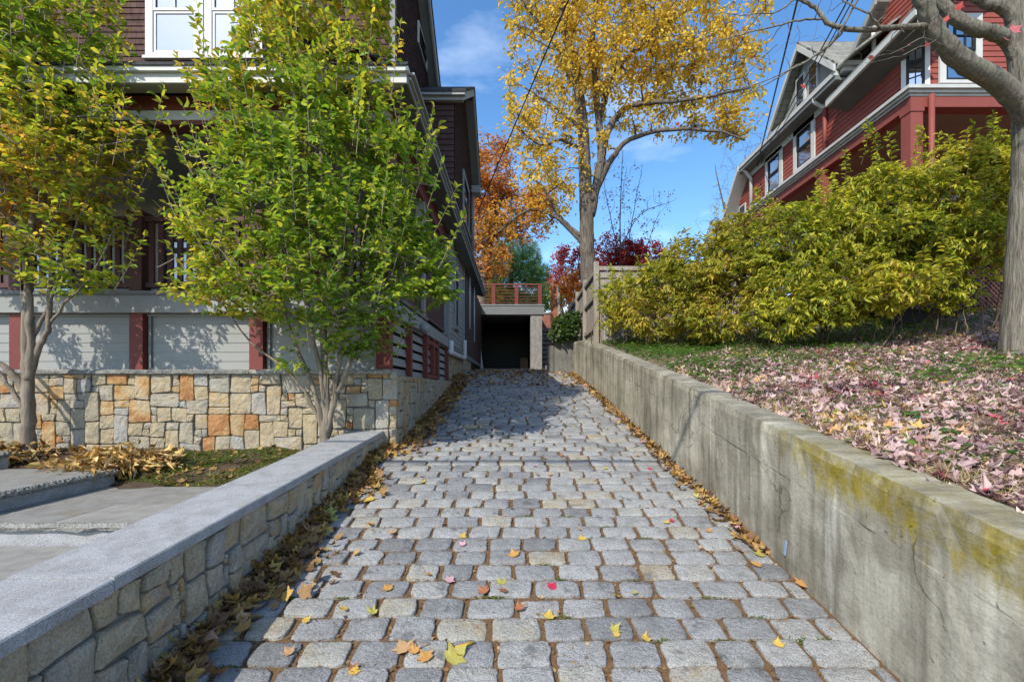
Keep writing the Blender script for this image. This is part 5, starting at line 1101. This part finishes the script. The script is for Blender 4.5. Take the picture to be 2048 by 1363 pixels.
# ------------------------------------------------------------------ plants in the garden bed
def hosta(label, px, py, Y, wd, n, seed):
    global rng
    rng = np.random.default_rng(seed); c = at(px, py, Y); c[2] = float(soil_z(c[0], Y)); t = thing('hosta', c, label, 'plant', 'withered hostas in the garden bed')
    po = c + A(1, 1, 0) * rng.normal(size=(n, 3)) * A(wd, .16, 0) + A(0, 0, .03) + np.abs(rng.normal(size=(n, 1))) * A(0, 0, .085); d = nrm((po - c) * A(1, 1, .0) * 2 + rng.normal(size=(n, 3)) * A(.6, .6, .3) + A(0, -.15, -.12)); Ln = rng.uniform(.045, .125, n)
    co = palette(po, [(0, (.20, .11, .045)), (.3, (.40, .235, .075)), (.65, (.60, .40, .12)), (.85, (.64, .48, .22)), (1, (.42, .33, .2))], None, 5, .2)
    leaves('withered_leaves', po, d, nrm(A(0, -.4, 1) + rng.normal(size=(n, 3)) * .6), Ln, Ln * rng.uniform(.2, .5, n), co, m_leaf_dry, t, T_OVATE, curl=rng.uniform(.8, 4.0, n) * rng.choice([-1, 1], n))
    mb = MB()
    for k in range(60):
        q = c + A(random.gauss(0, wd), random.gauss(0, .15), .02); e = q + A(random.uniform(-.2, .2), random.uniform(-.2, .1), random.uniform(-.01, .12)); mb.tube(np.array([q, (q + e) / 2 + A(0, 0, .05), e]), [.005, .004, .002], 4, cap=False)
    mb.build('dry_stalks', plain('straw_' + str(seed), (.55, .43, .24), bst=0), t)['kind'] = 'stuff'
hosta('collapsed golden hosta clump between the raised step and the sandstone wall', 232, 915, 4.60, .19, 1200, 81)
hosta('withered yellow green hosta at the foot of the left tree', 5, 900, 4.78, .10, 380, 82)

# ------------------------------------------------------------------ ground litter and ground cover
def scatter_leaves(name, X, Y, zf, L0, L1, pal, tm, seed, mat=m_leaf_dry, tilt=.25, lift=.006, curl=(.3, 2.5), up=None, kind='stuff', label=None, cat=None):
    global rng
    K = len(X); Z = zf(X, Y) + lift * rng.uniform(.3, 2.5, K); po = np.stack([X, Y, Z], 1); an = rng.uniform(0, 2 * math.pi, K)
    d = np.stack([np.cos(an), np.sin(an), rng.normal(size=K) * tilt * .5], 1); no = nrm(A(0, 0, 1) + rng.normal(size=(K, 3)) * tilt); Ln = rng.uniform(L0, L1, K)
    o = leaves(name, po, d, no, Ln, Ln * rng.uniform(.75, 1.0, K), palette(po, pal, None, 2.2, .32, seed), mat, None, tm, curl=rng.uniform(*curl, K)); return tag(o, label, cat, None, kind)
rng = np.random.default_rng(91)
PINK = [(0, (.20, .05, .06)), (.08, (.42, .06, .09)), (.16, (.26, .14, .13)), (.35, (.36, .24, .24)), (.55, (.47, .33, .31)), (.76, (.58, .43, .39)), (.86, (.55, .30, .12)), (.93, (.56, .38, .10)), (1, (.46, .38, .24))]
# bank: maple leaves lying on the slope, thick near the middle and thin under the hedge
K = 42000; X = 1.88 + 7.2 * rng.random(K) ** 1.1; Y = rng.uniform(1.0, 9.0, K)
hedge = X - 1.9 > 5.6; near = np.hypot(X / 7, Y / 9)
pn = vnoise(np.stack([X, Y, X * 0], 1), 1.5, 4); keep = (rng.random(K) < np.clip(1.15 - .12 * (Y - 3) + pn * .45, .12, 1)) & (X < 1.25 * Y + .4) & (Y < 4.6 + .9 * X)
scatter_leaves('fallen_leaves', X[keep], Y[keep], bank, .032, .092, PINK, T_MAPLE, 3, tilt=.50, lift=.014, curl=(-2.0, 3.5), label='pink and russet maple leaves carpeting the bank above the concrete wall', cat='leaves')
# evergreen ground cover in patches
rng = np.random.default_rng(92)
K = 56000; X = rng.uniform(1.86, 9, K); Y = rng.uniform(2.2, 11, K); q = np.stack([X, Y, X * 0], 1)
dens = .10 + np.clip((Y - (3.2 + .55 * X)) * .6, 0, 1) + 1.5 * np.exp(-(((X - 5.3) / .8) ** 2 + ((Y - 4.75) / .45) ** 2)) + 1.3 * np.exp(-(((X - 4.2) / .7) ** 2 + ((Y - 4.55) / .30) ** 2)) + .9 * np.exp(-(((X - 2.05) / .13) ** 2 + ((Y - 4.05) / .35) ** 2)) + .35 * np.exp(-((X - 1.98) / .15) ** 2) * (Y > 4.8) + .8 * np.exp(-(((X - 2.2) / .25) ** 2 + ((Y - 2.05) / .25) ** 2))
keep = rng.random(K) < np.clip(dens * (.75 + vnoise(q, 3.1, 1) * .8), 0, .95)
X, Y = X[keep], Y[keep]; K = len(X); Z = bank(X, Y) + rng.uniform(.01, .10, K); po = np.stack([X, Y, Z], 1); an = rng.uniform(0, 6.28, K)
o = leaves('ground_cover', po, np.stack([np.cos(an), np.sin(an), rng.uniform(-.3, .5, K)], 1), nrm(A(0, 0, 1) + rng.normal(size=(K, 3)) * .4), rng.uniform(.035, .065, K), rng.uniform(.016, .03, K), palette(po, [(0, (.045, .12, .025)), (.5, (.09, .20, .035)), (.85, (.17, .28, .05)), (1, (.38, .38, .07))], None, 2, .3), m_leaf, None, T_OVATE)
tag(o, 'low dark green ground cover under the hedge and round the tree', 'plants', None, 'stuff')
# dry grass tufts on the bank
rng = np.random.default_rng(93); C = 460; cx = 1.92 + rng.random(C) ** 1.8 * 3.6; cy = rng.uniform(1.6, 5.0, C); rep = 16; X = np.repeat(cx, rep) + rng.normal(size=C * rep) * .03; Y = np.repeat(cy, rep) + rng.normal(size=C * rep) * .03; K = len(X)
po = np.stack([X, Y, bank(X, Y)], 1); o = leaves('dry_grass', po, nrm(np.stack([rng.normal(size=K) * .7, rng.normal(size=K) * .7, rng.uniform(.3, 1, K)], 1)), rdir(K), rng.uniform(.04, .13, K), np.full(K, .004), palette(po, [(0, (.45, .34, .18)), (.6, (.36, .28, .12)), (1, (.20, .23, .06))]), m_leaf_dry, None, T_DIAMOND)
tag(o, 'straw coloured dry grass tufts among the leaves on the bank', 'grass', None, 'stuff')
# leaves drifted along the low wall and up the drive
rng = np.random.default_rng(94)
BR = [(0, (.09, .05, .03)), (.3, (.20, .105, .045)), (.55, (.32, .19, .07)), (.8, (.46, .30, .07)), (.9, (.34, .17, .18)), (1, (.36, .36, .09))]
Y1 = rng.uniform(.6, 5.3, 1700); X1 = -1.54 + np.abs(rng.normal(size=1700)) * (.11 + .05 * np.sin(Y1 * 5)) ; Y2 = rng.uniform(5.35, 11.5, 1500); X2 = -1.37 + np.abs(rng.normal(size=1500)) * .16 - (Y2 > 10.1) * .1
Y3 = rng.uniform(3, 12, 900); X3 = np.array([xright(y) for y in Y3]) - .02 - np.abs(rng.normal(size=900)) * .06
Y4 = rng.uniform(9.5, 15, 800); X4 = rng.uniform(-1.3, 1.4, 800)
X = np.concatenate([X1, X2, X3, X4]); Y = np.concatenate([Y1, Y2, Y3, Y4])
scatter_leaves('leaf_litter', X, Y, lambda x, y: gz(y) + .004 + .05 * np.exp(-((x + 1.52) / .10) ** 2) * rng.random(len(x)), .045, .105, BR, T_MAPLE, 6, tilt=.55, lift=.010, label='brown and yellow leaves drifted along both edges of the cobbled driveway', cat='leaves')
# joint debris: tiny flakes, moss tufts
K = 9000; X = rng.uniform(-1.5, 1.62, K); Y = 1.2 + rng.random(K) ** 1.6 * 6.5
scatter_leaves('joint_debris', X, Y, lambda x, y: gz(y) - .012, .008, .028, [(0, (.10, .05, .02)), (.5, (.25, .14, .05)), (1, (.48, .33, .16))], T_DIAMOND, 8, lift=.004, tilt=.5, label='brown leaf crumbs lying in the joints between cobbles', cat='leaves')
C = 46; cx = rng.uniform(-1.3, 1.6, C); cy = 2.057 - PITCH * 3 + PITCH * np.round(rng.random(C) ** 1.4 * 26); rep = 40; X = np.repeat(cx, rep) + rng.normal(size=C * rep) * .028; Y = np.repeat(cy, rep) + rng.normal(size=C * rep) * .008; K = len(X); po = np.stack([X, Y, gz(Y) - .006], 1)
o = leaves('joint_weeds', po, nrm(np.stack([rng.normal(size=K), rng.normal(size=K), rng.uniform(.3, 1.2, K)], 1)), nrm(A(0, 0, 1) + rng.normal(size=(K, 3)) * .5), rng.uniform(.008, .022, K), rng.uniform(.005, .010, K), palette(po, [(0, (.10, .15, .03)), (1, (.26, .30, .05))]), m_leaf, None, T_DIAMOND)
tag(o, 'tiny green weeds sprouting between the cobbles', 'weeds', None, 'stuff')
# garden bed: leaves, small weeds
rng = np.random.default_rng(95); K = 900; X = rng.uniform(-8, -1.96, K); Y = rng.uniform(4.25, 5.28, K)
scatter_leaves('bed_leaves', X, Y, soil_z, .03, .08, BR, T_MAPLE, 7, tilt=.4, label='scattered brown leaves on the garden soil below the sandstone wall', cat='leaves')
K = 20000; X = rng.uniform(-6.5, -1.96, K); Y = rng.uniform(4.25, 5.25, K); q = np.stack([X, Y, X * 0], 1); keep = (vnoise(q, 3.2, 2) + rng.normal(size=K) * .3 > -.1) & (X > -3.8 + rng.normal(size=K) * .4); X, Y = X[keep], Y[keep]; K = len(X); po = np.stack([X, Y, soil_z(X, Y)], 1)
o = leaves('bed_weeds', po, nrm(np.stack([rng.normal(size=K), rng.normal(size=K), rng.uniform(.2, 1.0, K)], 1)), nrm(A(0, 0, 1) + rng.normal(size=(K, 3)) * .5), rng.uniform(.015, .045, K), rng.uniform(.009, .018, K), palette(po, [(0, (.08, .15, .025)), (.6, (.13, .19, .03)), (1, (.28, .26, .05))]), m_leaf, None, T_DIAMOND)
tag(o, 'short green weeds on the garden soil beside the low wall', 'weeds', None, 'stuff')

# individual leaves lying on the cobbles
CR, YE, OR, TA, PK, RU, YG = (.50, .03, .07), (.55, .37, .07), (.46, .24, .07), (.42, .26, .13), (.55, .31, .35), (.30, .12, .055), (.38, .34, .08)
fl = [(1100, 1181, CR, .075, 'bright crimson maple leaf alone on a cobble near the centre'), (1097, 1242, YE, .07, 'curled yellow leaf on the cobbles straight below the crimson leaf'), (812, 1309, TA, .10, 'tan oak-like leaf on the cobbles near the bottom of the frame'), (892, 1327, YG, .12, 'largest leaf on the cobbles, yellow green maple with ragged lobes'), (858, 1325, OR, .08, 'orange brown leaf touching the largest yellow green maple leaf'),
      (1031, 1116, OR, .085, 'curled golden brown leaf on the cobbles behind the crimson leaf'), (781, 1183, OR, .07, 'pale orange leaf on the cobbles left of the pink leaf'), (893, 1166, PK, .065, 'pink maple leaf upright at the corner of a cobble'), (930, 1092, PK, .055, 'small pale pink leaf on the cobbles left of the golden curled leaf'), (1041, 1224, RU, .07, 'rust brown leaf in the joint left below the crimson leaf'),
      (735, 1005, YE, .12, 'big bright yellow leaf at the shadow edge of the low wall'), (1343, 1045, CR, .05, 'small dark red leaf on the cobbles toward the concrete wall'), (1470, 1060, PK, .07, 'pink leaf at the foot of the concrete wall'), (1298, 941, CR, .08, 'deep red leaf higher up the driveway near the concrete wall'), (702, 1354, YE, .06, 'curled mustard leaf at the bottom edge of the frame'),
      (1008, 1172, YG, .07, 'green and brown leaf clump in a joint left of the crimson leaf'), (975, 1188, RU, .075, 'brown folded leaf beside the green and brown leaf clump'), (1168, 1083, YE, .07, 'crumpled yellow brown leaf on the cobbles right of the golden curled leaf'), (604, 1248, YE, .05, 'pale yellow leaf left of centre near the shadow edge'), (583, 1312, TA, .06, 'tan leaf beside a green one low on the left cobbles'),
      (1600, 1175, OR, .10, 'orange leaf cluster in the angle of the cobbles and the concrete wall'), (1525, 1135, OR, .075, 'orange leaf on the cobbles a little left of the wall foot cluster'), (1520, 1115, YG, .075, 'lime green leaf at the foot of the concrete wall'), (1240, 1275, YE, .04, 'small yellow leaf on a cobble in the lower middle right'), (1415, 1065, OR, .05, 'small orange leaf in a row right of the dark red leaf')]
lr_ = random.Random(4)
for px, py, c, s_, lb in fl:
    p = drive_pt(px, py, .012); an = lr_.uniform(.6, 2.6)
    o = leaves('fallen_leaf', [p], [(math.cos(an), math.sin(an), .12)], [nrm(A(lr_.gauss(0, .12), lr_.uniform(-.5, -.2), 1))], np.array([s_]), np.array([s_ * .95]), np.array([c]), m_leaf_dry, None, T_MAPLE, curl=np.array([lr_.uniform(.3, 1.3)]))
    tag(o, lb, 'leaf', 'single leaves on the cobbles')
p = drive_pt(928, 1296, .016); mb = MB(); mb.tube(np.array([p + A(-.04, -.02, 0), p, p + A(.045, .025, .004)]), [.006, .009, .006], 6); tag(mb.build('rolled_leaf', plain('rolled_yellow_leaf', (.60, .36, .04), bst=.2)), 'tightly rolled yellow leaf like a stick above the largest maple leaf', 'leaf', 'single leaves on the cobbles')
rng = np.random.default_rng(99)
for k in range(70):
    Yk = 2.0 + rng.random() ** 1.2 * 6.5; Xk = rng.uniform(-1.2, 1.5); c = [YE, OR, TA, PK, RU, YG, OR, YE][k % 8]; an = rng.uniform(0, 6.28); s_ = rng.uniform(.035, .075)
    o = leaves('fallen_leaf', [(Xk, Yk, float(gz(Yk)) + .013)], [(math.cos(an), math.sin(an), .1)], [nrm(A(*(rng.normal(size=2) * .25), 1))], np.array([s_]), np.array([s_ * .9]), np.array([c]), m_leaf_dry, None, T_MAPLE, curl=np.array([rng.uniform(.5, 2.6)]))
    tag(o, 'small curled autumn leaf among the many strewn over the cobbles', 'leaf', 'small strewn leaves on the cobbles')
